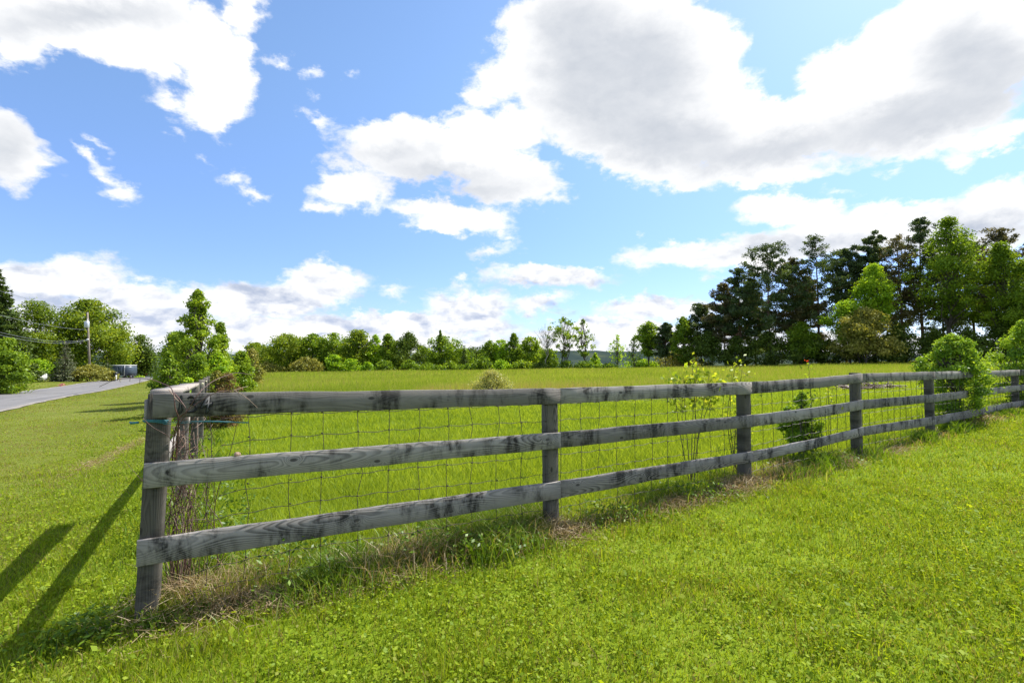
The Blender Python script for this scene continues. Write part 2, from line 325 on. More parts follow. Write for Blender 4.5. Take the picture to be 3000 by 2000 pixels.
# ------------------------------------------------------------------ mesh building
class MB:
    def __init__(s): s.V = []; s.F = []; s.T = []; s.n = 0
    def add(s, V, *faces, tone=None):
        V = np.asarray(V, float).reshape(-1, 3)
        s.V.append(V)
        for f in faces: s.F.append(np.asarray(f, np.int64) + s.n)
        s.T.append(np.full(len(V), 0.5) if tone is None else np.broadcast_to(tone, (len(V),)).astype(float))
        s.n += len(V)
    def box(s, lo, hi):
        x0, y0, z0 = lo; x1, y1, z1 = hi
        s.add([(x0,y0,z0),(x1,y0,z0),(x1,y1,z0),(x0,y1,z0),(x0,y0,z1),(x1,y0,z1),(x1,y1,z1),(x0,y1,z1)],
              [(0,3,2,1),(4,5,6,7),(0,1,5,4),(1,2,6,5),(2,3,7,6),(3,0,4,7)])
    def tube(s, pts, rad, ns=6, cap=True):
        pts = np.asarray(pts, float); n = len(pts)
        rad = np.broadcast_to(rad, (n,))
        tg = np.gradient(pts, axis=0); tg /= np.linalg.norm(tg, axis=1)[:, None] + 1e-9
        ref = np.where(np.abs(tg[:, 2:3]) > 0.9, np.array([[1.0, 0, 0]]), np.array([[0, 0, 1.0]]))
        a = np.cross(tg, ref); a /= np.linalg.norm(a, axis=1)[:, None] + 1e-9
        b = np.cross(tg, a)
        an = np.linspace(0, 2 * np.pi, ns, endpoint=False)
        V = pts[:, None] + rad[:, None, None] * (a[:, None] * np.cos(an)[None, :, None] + b[:, None] * np.sin(an)[None, :, None])
        i = np.arange(n - 1)[:, None] * ns; j = np.arange(ns)[None]; k = (j + 1) % ns
        Q = np.stack([i + j, i + k, i + ns + k, i + ns + j], -1).reshape(-1, 4)
        s.add(V.reshape(-1, 3), Q)
        if cap and ns > 2:
            s.F.append(np.array([list(range(ns))[::-1]]) + s.n - n * ns); s.F.append(np.array([list(range(ns))]) + s.n - ns)
    def build(s, name, mat, parent=None, loc=None, smooth=False, tone=False):
        V = np.concatenate(s.V); F = s.F
        o = mesh_np(name, V if loc is None else V - np.asarray(loc), F, mat, np.concatenate(s.T) if tone else None, smooth)
        if parent is not None: o.parent = parent
        elif loc is not None: o.location = loc
        return o
def mesh_np(name, V, F, mat, tone=None, smooth=False, attr='tone'):
    me = bpy.data.meshes.new(name)
    lt = np.concatenate([np.full(len(f), f.shape[1]) for f in F]); li = np.concatenate([f.ravel() for f in F])
    me.vertices.add(len(V)); me.vertices.foreach_set('co', np.ascontiguousarray(V, np.float32).ravel())
    me.loops.add(len(li)); me.loops.foreach_set('vertex_index', li.astype(np.int32))
    me.polygons.add(len(lt)); me.polygons.foreach_set('loop_start', (np.cumsum(lt) - lt).astype(np.int32))
    try: me.polygons.foreach_set('loop_total', lt.astype(np.int32))
    except Exception: pass
    if tone is not None:
        at_ = me.attributes.new(attr, 'FLOAT', 'POINT'); at_.data.foreach_set('value', np.ascontiguousarray(tone, np.float32))
    if smooth: me.polygons.foreach_set('use_smooth', np.ones(len(lt), bool))
    me.update(calc_edges=True)
    me.materials.append(mat)
    o = bpy.data.objects.new(name, me); COL.objects.link(o)
    return o
def tag(o, label=None, cat=None, group=None, kind=None):
    if label: o['label'] = label
    if cat: o['category'] = cat
    if group: o['group'] = group
    if kind: o['kind'] = kind
    return o
def thing(name, loc, label, cat, group=None, rz=0.0):
    o = bpy.data.objects.new(name, None); COL.objects.link(o); o.location = loc; o.rotation_euler = (0, 0, rz)
    o.empty_display_size = 0.2
    return tag(o, label, cat, group)

# ------------------------------------------------------------------ terrain
RA, RD, RN, RW = np.array([-20.1, 19.0]), np.array([-0.529, 0.849]), np.array([-0.849, -0.529]), 5.2   # road: near edge, direction, left normal, width
FZ = [3.0, 4.45, 5.9, 7.4, 8.95, 10.5, 12.2, 13.9, 15.6]
FXP = [352, 1273, 1715, 1972, 2140, 2252, 2336]
FP = [np.array([(px - CX) / F_PX * z, z]) for px, z in zip(FXP, FZ)]
FP += [np.array([15.2, 13.75]), np.array([17.7, 15.3])]
FP = np.array(FP)
SDIR = np.array([-0.515, 0.857])
SP = [FP[0] + SDIR * d for d in (3.02, 6.0, 8.95, 11.9, 14.9, 17.9)]
CP = [(FP[0][0], FP[0][1], 0.0), (FP[1][0], FP[1][1], 0.0), (FP[2][0], FP[2][1], .09), (FP[3][0], FP[3][1], .10), (FP[4][0], FP[4][1], .18), (FP[5][0], FP[5][1], .28), (FP[6][0], FP[6][1], .34), (17.7, 15.3, .5),
      (0, 0, -.03), (3, 0, .06), (-3, 0, -.12), (7, 2, .16), (12, 4, .3), (0, -8, -.05), (-6, 2, -.22), (-5, 5, -.14), (-9, 12, -.32),
      (-20.1, 19, -.5), (-28.4, 32.3, -.74), (-38, 48, -1.08), (-49.4, 66, -1.33), (-24.5, 16.2, -.5), (-33, 29.8, -.74), (-43, 46, -1.08), (-55, 65, -1.3),
      (-70, 92, -2.3), (-84, 112, -4.0), (-35, 22, -.3), (-60, 45, -.6), (-80, 70, -.9), (-90, 40, 0.2),
      (-45, 95, -1.5), (-20, 97, -1.15), (5, 97, -1.0), (22, 95, -.75), (35, 87, -.25), (50, 76, .6), (64, 70, 1.0), (70, 62, 1.2), (60, 40, .9), (30, 30, .3), (0, 30, -.25), (10, 55, -.3), (-12, 40, -.6), (-25, 60, -1.0), (-10, 18, -.22), (25, 60, .1),
      (-60, 150, -8), (0, 160, -9), (60, 150, -5), (110, 90, 1.5), (-150, 60, 1), (-130, 150, -8), (90, -30, .8), (-80, -40, 0.3), (0, -60, 0)]
CP = np.array(CP, float)
def _tps_k(r2): return np.where(r2 > 1e-9, r2 * np.log(np.maximum(r2, 1e-9)), 0.0)
_K = _tps_k(((CP[:, None, :2] - CP[None, :, :2]) ** 2).sum(-1)) + np.eye(len(CP)) * 4.0
_A = np.block([[_K, np.c_[np.ones(len(CP)), CP[:, :2]]], [np.c_[np.ones(len(CP)), CP[:, :2]].T, np.zeros((3, 3))]])
_W = np.linalg.solve(_A, np.r_[CP[:, 2], 0, 0, 0])
def sstep(x, a, b): t_ = np.clip((x - a) / (b - a), 0, 1); return t_ * t_ * (3 - 2 * t_)
def road_q(x, y): return (x - RA[0]) * RN[0] + (y - RA[1]) * RN[1]
def road_t(x, y): return (x - RA[0]) * RD[0] + (y - RA[1]) * RD[1]
def height(x, y, carve=True):
    x = np.atleast_1d(np.asarray(x, float)); y = np.atleast_1d(np.asarray(y, float)); out = np.empty(len(x))
    for i in range(0, len(x), 60000):
        a, b = x[i:i + 60000], y[i:i + 60000]
        r2 = (a[:, None] - CP[None, :, 0]) ** 2 + (b[:, None] - CP[None, :, 1]) ** 2
        h = _tps_k(r2) @ _W[:-3] + _W[-3] + _W[-2] * a + _W[-1] * b
        far = sstep(np.hypot(a, b * 0.8 - 10), 110, 260)
        front = sstep(b, 0, 200)
        h = np.clip(h, -12, 6) * (1 - far) + far * (-34.0 * front)
        if carve:
            q = road_q(a, b); on = sstep(q, -0.5, 0.2) * (1 - sstep(q, RW - 0.2, RW + 0.5))
            h = h - 0.05 * on
        out[i:i + 60000] = h
    return out
def H1(x, y): return float(height([x], [y])[0])
def front_y(x): return np.interp(x, np.r_[FP[0][0] - 100, FP[:, 0], FP[-1][0] + 100], np.r_[FP[0][1] - 100 * 0.45, FP[:, 1], FP[-1][1] + 61])
def side_s(x, y): return (x - FP[0][0]) * 0.857 + (y - FP[0][1]) * 0.515
def inside(x, y): return (y > front_y(x)) & (side_s(x, y) > 0)

def axis(lo, hi, fine, n, p=3.0):
    t_ = np.linspace(-1, 1, n)
    u = fine * t_ * 0.35 + np.sign(t_) * np.abs(t_) ** p
    u = np.where(u < 0, u / -u[0] * -lo * -1 * -1 if False else u, u)
    neg = u < 0
    out = np.where(neg, u / abs(u[0]) * abs(lo), u / u[-1] * hi)
    return out
xs = axis(-6000, 6000, 0.1, 301, 4.5)
ys = axis(-300, 6500, 0.1, 301, 4.5) + 14
gx, gy_ = np.meshgrid(xs, ys, indexing='xy')
gv = np.c_[gx.ravel(), gy_.ravel(), height(gx.ravel(), gy_.ravel())]
ny, nx = gx.shape
ii = np.arange(ny - 1)[:, None] * nx + np.arange(nx - 1)[None]
gf = np.stack([ii, ii + 1, ii + nx + 1, ii + nx], -1).reshape(-1, 4)
zon = np.where(inside(gv[:, 0], gv[:, 1]) & (gv[:, 1] > 23), 1.0, 0.0) * (gv[:, 1] > 10)
zon = np.where((side_s(gv[:, 0], gv[:, 1]) < -0.6) & (gv[:, 1] > 2.0), -1.0, zon)
zon = np.where(np.hypot(gv[:, 0], gv[:, 1]) > 125, 2.0, zon)
g_o = mesh_np('ground', gv, [gf], M['ground'], zon, True, 'zone'); g_o['kind'] = 'structure'

# road
mb = MB(); tt = np.linspace(-45, 86, 132); qq = np.linspace(0, RW, 9)
edge = np.array([(RA[0] + RD[0] * a + RN[0] * b, RA[1] + RD[1] * a + RN[1] * b) for a in tt for b in qq])
rng = np.random.default_rng(5)
jit = rng.normal(0, 0.05, len(tt))
E = edge.reshape(len(tt), len(qq), 2); E[:, 0] += RN * jit[:, None]; E[:, -1] += RN * rng.normal(0, 0.06, (len(tt), 1)); E = E.reshape(-1, 2)
rv = np.c_[E, height(E[:, 0], E[:, 1], False) + 0.005 + np.tile(0.035 * np.sin(np.linspace(0, np.pi, len(qq))), len(tt))]
ii = np.arange(len(tt) - 1)[:, None] * len(qq) + np.arange(len(qq) - 1)[None]
rf = np.stack([ii, ii + 1, ii + len(qq) + 1, ii + len(qq)], -1).reshape(-1, 4)
r_o = mesh_np('road', rv, [rf], M['asphalt'], np.tile(np.linspace(0, 1, len(qq)), len(tt)), True, 'across'); r_o['kind'] = 'structure'

# distant hills
hx = np.linspace(-5200, 5200, 260); hv = []
def ridge(x): return 52 + 26 * np.sin(x / 900 + 0.7) + 12 * np.sin(x / 330 + 2) + 4 * np.sin(x / 90) + 2.5 * np.sin(x / 37)
prof = [(3000, -40, 0.0), (3300, -10, 0.2), (3600, 0, 0.55), (3900, 0, 0.85), (4200, 0, 1.0), (4600, 0, 0.9), (5200, -40, 0.2)]
for (yd, off, k) in prof: hv.append(np.c_[hx, np.full_like(hx, yd) + 140 * np.sin(hx / 500), off + (ridge(hx) - 0) * k * (1 if k > 0 else 0)])
hv = np.concatenate(hv); ii = np.arange(len(prof) - 1)[:, None] * len(hx) + np.arange(len(hx) - 1)[None]
h_o = mesh_np('hills', hv, [np.stack([ii, ii + 1, ii + len(hx) + 1, ii + len(hx)], -1).reshape(-1, 4)], M['hills'], None, True); h_o['kind'] = 'structure'

# ------------------------------------------------------------------ grass
def blades(mb, x, y, z, h, wd, lean, tone, rg, simple=False, droop=0.0):
    n = len(x)
    ph = rg.uniform(0, np.pi, n); la = rg.uniform(0, 2 * np.pi, n)
    h = np.broadcast_to(h, (n,)); wd = np.broadcast_to(wd, (n,)); ln = np.broadcast_to(lean, (n,)) * h * rg.uniform(0.2, 1.2, n)
    W = np.c_[np.cos(ph) * wd / 2, np.sin(ph) * wd / 2, np.zeros(n)]
    L = np.c_[np.cos(la) * ln, np.sin(la) * ln, np.zeros(n)]
    B = np.c_[x, y, z - 0.01]; Z = np.c_[np.zeros(n), np.zeros(n), h]
    tone = np.broadcast_to(tone, (n,))
    if simple:
        V = np.stack([B - W, B + W, B + Z + L], 1).reshape(-1, 3)
        i = np.arange(n)[:, None] * 3
        mb.add(V, i + np.array([[0, 1, 2]]), tone=np.repeat(tone, 3))
    else:
        V = np.stack([B - W, B + W, B + W * .8 + Z * .58 + L * .36, B - W * .8 + Z * .58 + L * .36, B + Z * (1 - droop) + L], 1).reshape(-1, 3)
        i = np.arange(n)[:, None] * 5
        mb.add(V, i + np.array([[0, 1, 2, 3]]), i + np.array([[3, 2, 4]]), tone=np.repeat(tone, 5))
def rhombi(mb, P_, nrm, ln, wd, tone, rg):                     # leaf-shaped cards
    n = len(P_)
    nrm = nrm / (np.linalg.norm(nrm, axis=1)[:, None] + 1e-9)
    a = np.cross(nrm, rg.normal(size=(n, 3))); a /= np.linalg.norm(a, axis=1)[:, None] + 1e-9
    b = np.cross(nrm, a)
    ln = np.broadcast_to(ln, (n,))[:, None]; wd = np.broadcast_to(wd, (n,))[:, None]
    V = np.stack([P_ - a * ln * .5, P_ + b * wd * .5 - a * ln * 0.05, P_ + a * ln * .5, P_ - b * wd * .5 - a * ln * 0.05], 1).reshape(-1, 3)
    mb.add(V, np.arange(n)[:, None] * 4 + np.array([[0, 1, 2, 3]]), tone=np.repeat(np.broadcast_to(tone, (n,)), 4))
def scatter(z0, z1, dens, rg, margin=3.2):
    zm = z1; wid = 1.14 * zm + margin
    n = int(dens * (z1 - z0) * 2 * wid)
    x = rg.uniform(-wid, wid, n); y = rg.uniform(z0, z1, n)
    k = np.abs(x) < 1.14 * y + margin
    return x[k], y[k]
def vnoise(x, y, s, seed=0):                                   # cheap smooth noise for growth patches
    rg = np.random.default_rng(seed); g = rg.random((64, 64))
    u, v = x / s, y / s; i, j = np.floor(u).astype(int), np.floor(v).astype(int); fu, fv = u - i, v - j
    fu = fu * fu * (3 - 2 * fu); fv = fv * fv * (3 - 2 * fv)
    G = lambda a, b: g[a % 64, b % 64]
    return (G(i, j) * (1 - fu) + G(i + 1, j) * fu) * (1 - fv) + (G(i, j + 1) * (1 - fu) + G(i + 1, j + 1) * fu) * fv
def fence_dist(x, y):
    df = np.abs(y - front_y(x)) * 0.82; df = np.where(x < FP[0][0] - 0.1, 9, df)
    ds = np.where(y > FP[0][1] - 0.2, np.abs(side_s(x, y)), 9)
    return df, ds
rg = np.random.default_rng(11)
lawn, past, mead = MB(), MB(), MB()
BANDS = [(1.2, 3.6, 8200, 1.0), (3.6, 6, 4600, 1.15), (6, 10, 2100, 1.6), (10, 16, 820, 2.4), (16, 30, 260, 4.2), (30, 60, 75, 8), (60, 100, 26, 14)]
for (z0, z1, dn, wk) in BANDS:
    x, y = scatter(z0, z1, dn, rg)
    q = road_q(x, y); ins = inside(x, y)
    k = ((q < -0.05) | (q > RW + 0.05)) & (np.hypot(x, y) < 118)
    x, y, q, ins = x[k], y[k], q[k], ins[k]
    z = height(x, y); far = z0 >= 16; wd = 0.0042 * wk
    # mown lawn
    a = ~ins; n = a.sum(); side = sstep(-side_s(x[a], y[a]), 0.5, 3.0) * (y[a] > 1.5)
    gp = vnoise(x[a], y[a], 0.55, 2); gp2 = vnoise(x[a], y[a], 0.17, 3)
    hh = (0.034 + 0.030 * gp ** 2 + 0.045 * gp2 ** 4) * (1 - 0.35 * side) * rg.uniform(0.6, 1.3, n) * (1.15 if far else 1) * np.where(rg.random(n) < .03 * (1 - side), 2.1, 1)
    tn = 0.66 - 0.06 * side + 0.10 * (gp - 0.5) + rg.normal(0, 0.21, n) + side * 0.03 + np.where(rg.random(n) < 0.03 + 0.95 * side * (0.32 + 0.75 * vnoise(x[a], y[a], 1.7, 12)), 0.38, 0)
    blades(lawn, x[a], y[a], z[a], hh, wd * rg.uniform(0.7, 1.5, n), 0.7, np.clip(tn, 0, 0.97), rg, far)
    if z0 < 12:                                                # clover and broad lawn weeds
        kf = 0.28 if z0 < 5 else 0.28
        cvr = (vnoise(x[a], y[a], 0.8, 8) * 0.35 + 0.3 * gp2 + 0.35 * rg.random(n) > 0.45) & (rg.random(n) < kf * (1 - 0.93 * side))
        xx, y2, zz = x[a][cvr] + rg.normal(0, .03, cvr.sum()), y[a][cvr], z[a][cvr]; n2 = len(xx)
        Pn = np.c_[xx, y2, zz + 0.022 + 0.04 * rg.random(n2) * (0.5 + gp[cvr])]
        nr = np.c_[rg.normal(0, .55, n2), rg.normal(0, .55, n2), np.ones(n2)]
        sz = (0.0125 + 0.010 * rg.random(n2) ** 2 + 0.02 * (rg.random(n2) < 0.02)) * (1 if z0 < 5 else wk * 0.7)
        rhombi(lawn, Pn, nr, sz * 1.35, sz, np.clip(0.64 + rg.normal(0, .16, n2), 0, .9), rg)
    # pasture inside the fences, tall meadow further on
    b = ins; x2, y2, z2 = x[b], y[b], z[b]; n = b.sum()
    edge_ = 22 + 5 * vnoise(x2, y2, 9, 4) - 2
    tall = y2 > edge_
    s_ = ~tall; ns_ = s_.sum()
    g3 = vnoise(x2[s_], y2[s_], 0.9, 6)
    blades(past, x2[s_], y2[s_], z2[s_], (0.09 + 0.10 * g3) * rg.uniform(0.6, 1.25, ns_), wd * 1.15 * rg.uniform(0.7, 1.4, ns_), 0.6, np.clip(0.55 + 0.2 * (g3 - .5) + rg.normal(0, .15, ns_), 0, 1), rg, far, 0.06)
    t2 = tall; nt_ = t2.sum()
    if nt_:
        g4 = vnoise(x2[t2], y2[t2], 7, 9)
        front_b = 1 - sstep(y2[t2] - edge_[t2], 0, 9)
        br = rg.random(nt_) < 0.08 + 0.12 * (vnoise(x2[t2], y2[t2], 3.1, 14) > .6) + 0.62 * front_b * (g4 > 0.32) * (x2[t2] > -8) * (x2[t2] < 14)
        hh = (0.36 + 0.22 * g4) * rg.uniform(0.6, 1.2, nt_) * np.where(br, 1.15, 0.9)
        tn = np.where(br, rg.normal(0.93, 0.06, nt_), 0.42 + 0.25 * (g4 - .5) + rg.normal(0, .13, nt_))
        blades(mead, x2[t2], y2[t2], z2[t2], hh, wd * 0.75 * rg.uniform(0.6, 1.3, nt_) * np.where(br, .7, 1), 0.3, np.clip(tn, 0, 1), rg, far)
tag(lawn.build('lawn_grass', M['lawn'], tone=True), 'short bright green mown grass with clover on the lawn in front of the fence', 'grass', None, 'stuff')
tag(past.build('pasture_grass', M['pasture'], tone=True), 'smooth bright green pasture grass just inside the wire mesh', 'grass', None, 'stuff')
tag(mead.build('meadow_grass', M['meadow'], tone=True), 'taller meadow grass with brown seed heads in the field behind the pasture', 'grass', None, 'stuff')

# rough growth and dead thatch along the fence lines
rough, dead = MB(), MB()
rg = np.random.default_rng(21)
def along(poly, n, spread, shift):
    poly = np.asarray(poly); seg = np.diff(poly, axis=0); L = np.hypot(*seg.T); c = np.r_[0, np.cumsum(L)]
    s_ = rg.uniform(0, c[-1], n); i = np.clip(np.searchsorted(c, s_) - 1, 0, len(L) - 1); f = (s_ - c[i]) / L[i]
    p = poly[i] + seg[i] * f[:, None]; nn = np.c_[-seg[i][:, 1], seg[i][:, 0]] / L[i][:, None]
    return p + nn * (rg.normal(shift, spread, n))[:, None], s_
def grow(poly, n, spread, shift, h0, h1, wd, tone):
    p, s_ = along(poly, n, spread, shift); k = (vnoise(p[:, 0], p[:, 1], 0.45, 31) + rg.normal(0, .15, n)) > 0.38
    p = p[k]; nn = len(p); g5 = vnoise(p[:, 0], p[:, 1], 0.6, 32)
    d = np.hypot(p[:, 0], p[:, 1]); wk = np.clip(d / 4.5, 1, 4)
    blades(rough, p[:, 0], p[:, 1], height(p[:, 0], p[:, 1]), (h0 + (h1 - h0) * g5 ** 1.5) * rg.uniform(.5, 1.25, nn), wd * wk * rg.uniform(.6, 1.6, nn), 0.75, np.clip(tone + rg.normal(0, .2, nn), 0, 1), rg, False, 0.12)
grow(FP[:2], 24000, 0.17, 0.08, 0.06, 0.40, 0.006, 0.66)
grow(FP[1:], 20000, 0.16, 0.04, 0.05, 0.30, 0.006, 0.6)
grow(FP[:4], 9000, 0.30, 0.38, 0.06, 0.34, 0.006, 0.7)
grow([FP[0]] + SP, 9000, 0.22, -0.05, 0.08, 0.32, 0.006, 0.5)
grow([FP[0] + (-0.5, -0.15), FP[0] + (0.2, 0.05)], 1500, 0.18, 0.0, 0.05, 0.16, 0.006, 0.45)
# broad leafed weeds in the fence bottom
for (x, y, rx, ry, hh, n) in [(-1.55, 3.55, .35, .3, .4, 500), (-.6, 3.85, .6, .12, .25, 500), (.9, 4.72, .35, .15, .2, 350), (1.9, 5.3, .5, .2, .2, 350), (-2.75, 4.5, .3, .4, .85, 700), (-2.1, 3.6, .15, .2, .5, 250), (4.4, 6.8, .6, .15, .2, 300), (-.1, 4.1, .3, .15, .2, 300), (-2.5, 2.9, .3, .15, .1, 200)]:
    px_ = x + rg.normal(0, rx * .6, n); py_ = y + rg.normal(0, ry * .6, n)
    pz_ = height(px_, py_) + rg.random(n) * hh * np.exp(-((px_ - x) / rx) ** 2 * .5)
    rhombi(rough, np.c_[px_, py_, pz_ + .02], np.c_[rg.normal(0, .6, n), rg.normal(0, .6, n) - .2, np.ones(n)], rg.uniform(.025, .06, n), rg.uniform(.012, .026, n), np.clip(.55 + rg.normal(0, .2, n), 0, 1), rg)
tag(rough.build('fence_line_grass', M['rough'], tone=True), 'long uncut dark green grass and weeds along the foot of the fence', 'grass', None, 'stuff')
def thatch(x, y, rx, ry, hz, n, ang=0.0):
    n = int(n * 1.9)
    u = rg.normal(0, .5, n); v = rg.normal(0, .5, n)
    px_ = x + u * rx * math.cos(ang) - v * ry * math.sin(ang); py_ = y + u * rx * math.sin(ang) + v * ry * math.cos(ang)
    z = height(px_, py_) + 0.7 * hz * np.exp(-(u ** 2 + v ** 2) * 1.2) * rg.uniform(0.15, 1, n)
    la = rg.uniform(0, 2 * np.pi, n); ln = rg.uniform(.05, .17, n)
    a = np.c_[np.cos(la) * ln, np.sin(la) * ln, rg.normal(0, .35, n) * ln]
    wv = np.c_[-np.sin(la), np.cos(la), rg.normal(0, .5, n)] * 0.0012
    B = np.c_[px_, py_, z]
    V = np.stack([B - a * .5 - wv, B - a * .5 + wv, B + a * .5 + wv, B + a * .5 - wv], 1).reshape(-1, 3)
    dead.add(V, np.arange(n)[:, None] * 4 + np.array([[0, 1, 2, 3]]), tone=np.repeat(np.clip(.5 + rg.normal(0, .25, n), 0, 1), 4))
thatch(-1.25, 3.42, 1.2, .26, .12, 1100, .42); thatch(-1.7, 3.2, .5, .24, .15, 500, .4); thatch(-.3, 4.0, .9, .15, .09, 350, .48)
thatch(.40, 4.35, .42, .26, .2, 700, .5); thatch(1.7, 5.12, .9, .24, .16, 700, .52); thatch(2.6, 5.65, .7, .28, .24, 900, .52); thatch(3.7, 6.35, .5, .2, .1, 500, .5)
thatch(5.8, 7.6, 1.0, .2, .12, 700, .5); thatch(10.0, 10.3, .7, .3, .2, 500, .5); thatch(4.6, 6.85, .5, .25, .2, 500, .5)
thatch(-8.3, 10.6, 2.4, .22, .05, 900, 2.01); thatch(-7.4, 8.6, 1.4, .28, .045, 500, 2.01); thatch(-2.15, 3.2, .4, .35, .25, 500)
def tan_blades(poly, n, spread, shift, h0, h1):
    p, s_ = along(poly, n, spread, shift); k = (vnoise(p[:, 0], p[:, 1], 0.7, 41) + rg.normal(0, .12, n)) > 0.42; p = p[k]; n = len(p); wk = np.clip(np.hypot(p[:, 0], p[:, 1]) / 4.5, 1, 4)
    blades(dead, p[:, 0], p[:, 1], height(p[:, 0], p[:, 1]), rg.uniform(h0, h1, n), .0045 * wk * rg.uniform(.5, 1.3, n), 0.9, np.clip(.55 + rg.normal(0, .22, n), 0, 1), rg, False, 0.2)
tan_blades(FP[:2], 5600, .15, .05, .08, .34); tan_blades(FP[1:4], 5000, .15, .02, .05, .24); tan_blades(FP[3:], 4000, .15, .02, .05, .2)
for (bx, by) in [(20, 23), (16, 24), (24, 25)]: thatch(bx, by, 3, .8, .3, 300)
tag(dead.build('dead_grass', M['dead'], tone=True), 'matted brown dead grass lying in clumps under the bottom rails', 'dead grass', None, 'stuff')

# ------------------------------------------------------------------ board fences
TOPS = [(1.384, 1.236), (1.326, 1.186), (1.314, 1.170), (1.37, 1.235), (1.358, 1.212), (1.33, 1.195), (1.315, 1.175), (1.33, 1.19), (1.34, 1.20)]
MIDS = [(.962, .811), (.925, .782), (.914, .770), (.966, .825), (.94, .80), (.94, .797), (.93, .79), (.94, .80), (.95, .81)]
BOTS = [(.503, .346), (.483, .328), (.474, .350), (.556, .428), (.535, .385), (.54, .385), (.534, .39), (.54, .39), (.55, .40)]
fence = thing('board_fence', (FP[0][0], FP[0][1], 0), 'weathered grey three-rail board fence with wire mesh and house number crossing the whole view', 'fence')
f0 = np.array([FP[0][0], FP[0][1], 0.0])
def post_mesh(name, x, y, z0, z1, wdt, ang, lean, parent, org, seed, mat=None):
    rg_ = np.random.default_rng(seed); mb = MB(); L = z1 - z0; n = 9
    s_ = wdt / 2; c = 0.012
    prof_ = [(-s_ + c, -s_), (s_ - c, -s_), (s_, -s_ + c), (s_, s_ - c), (s_ - c, s_), (-s_ + c, s_), (-s_, s_ - c), (-s_, -s_ + c)]
    V = []
    for i in range(n):
        t_ = i / (n - 1); k = 1 + rg_.normal(0, .012)
        V += [(a * k + lean[0] * t_, b * k + lean[1] * t_, t_ * L) for a, b in prof_]
    i = np.arange(n - 1)[:, None] * 8; j = np.arange(8)[None]
    mb.add(V, np.stack([i + j, i + (j + 1) % 8, i + 8 + (j + 1) % 8, i + 8 + j], -1).reshape(-1, 4), np.array([list(range(8))[::-1]]), np.array([list(range((n - 1) * 8, n * 8))]))
    o = mb.build(name, mat or M['post'])
    o.parent = parent; o.location = (x - org[0], y - org[1], z0 - org[2]); o.rotation_euler = (0, 0, ang)
    return o
def board(name, A, B, hA, hB, thick, parent, org, seed, mat=None, over=(0, 0), bow=0.0, dip=0.0, notch=False):
    """board whose near face runs from A to B (xy), hA/hB = (top, bottom) heights"""
    rg_ = np.random.default_rng(seed)
    A = np.array(A, float); B = np.array(B, float); d = B - A; L0 = np.hypot(*d); d /= L0
    A2 = A - d * over[0]; L = L0 + over[0] + over[1]
    n = max(6, int(L / 0.18)); mb = MB(); V = []
    w1, w2, w3 = rg_.uniform(0, 6, 3)
    for i in range(n + 1):
        x = L * i / n; t_ = (x - over[0]) / L0
        tp = hA[0] + (hB[0] - hA[0]) * t_ + dip * math.sin(math.pi * t_) + .0022 * math.sin(x * 6 + w1) + .0012 * math.sin(x * 23 + w2)
        bt = hA[1] + (hB[1] - hA[1]) * t_ + dip * math.sin(math.pi * t_) + .0022 * math.sin(x * 5 + w2) + .0015 * math.sin(x * 19 + w3)
        y = bow * math.sin(math.pi * t_) + .0012 * math.sin(x * 3 + w3)
        e = 0.003
        V += [(x, y, bt + e), (x, y + e, bt), (x, y + thick, bt), (x, y + thick, tp), (x, y + e, tp), (x, y, tp - e)]
    i = np.arange(n)[:, None] * 6; j = np.arange(6)[None]; V = np.array(V); zref = hA[1]; V[:, 2] -= zref
    mb.add(V, np.stack([i + j, i + 6 + j, i + 6 + (j + 1) % 6, i + (j + 1) % 6], -1).reshape(-1, 4), np.array([list(range(6))]), np.array([list(range(n * 6, n * 6 + 6))[::-1]]))
    o = mb.build(name, mat or M['rail'])
    o.parent = parent; o.location = (A2[0] - org[0], A2[1] - org[1], zref - org[2]); o.rotation_euler = (0, 0, math.atan2(d[1], d[0]))
    return o
def fdir(i):
    a = FP[max(i - 1, 0)]; b = FP[min(i + 1, len(FP) - 1)]; d = (b - a) / np.hypot(*(b - a)); return d
PW = 0.116
pc = []
for i in range(len(FP)):
    d = fdir(i); nrm = np.array([-d[1], d[0]]); c = FP[i] + nrm * PW / 2          # FP = near face, on which the rails are nailed
    pc.append(c); g = H1(*c)
    lean = (0.045, 0.0) if i == 0 else (-0.016, 0.0) if i == 1 else (random.Random(i).uniform(-.01, .01), 0)
    sh = -0.010 if i == 0 else 0.0
    top = TOPS[i][0] - 0.004 + (0.014 if i == 3 else 0)
    post_mesh('post', c[0] + sh, c[1], g - 0.15, top, PW * (1.0 if i < 2 else 1.05), math.atan2(d[1], d[0]), lean, fence, f0, 100 + i)
rail_top1 = None
TH = 0.025
def nf(i):                                            # nailing face of the rails, 2 mm proud of the post
    d = fdir(i); nrm = np.array([-d[1], d[0]]); return FP[i] - nrm * (TH + 0.003)
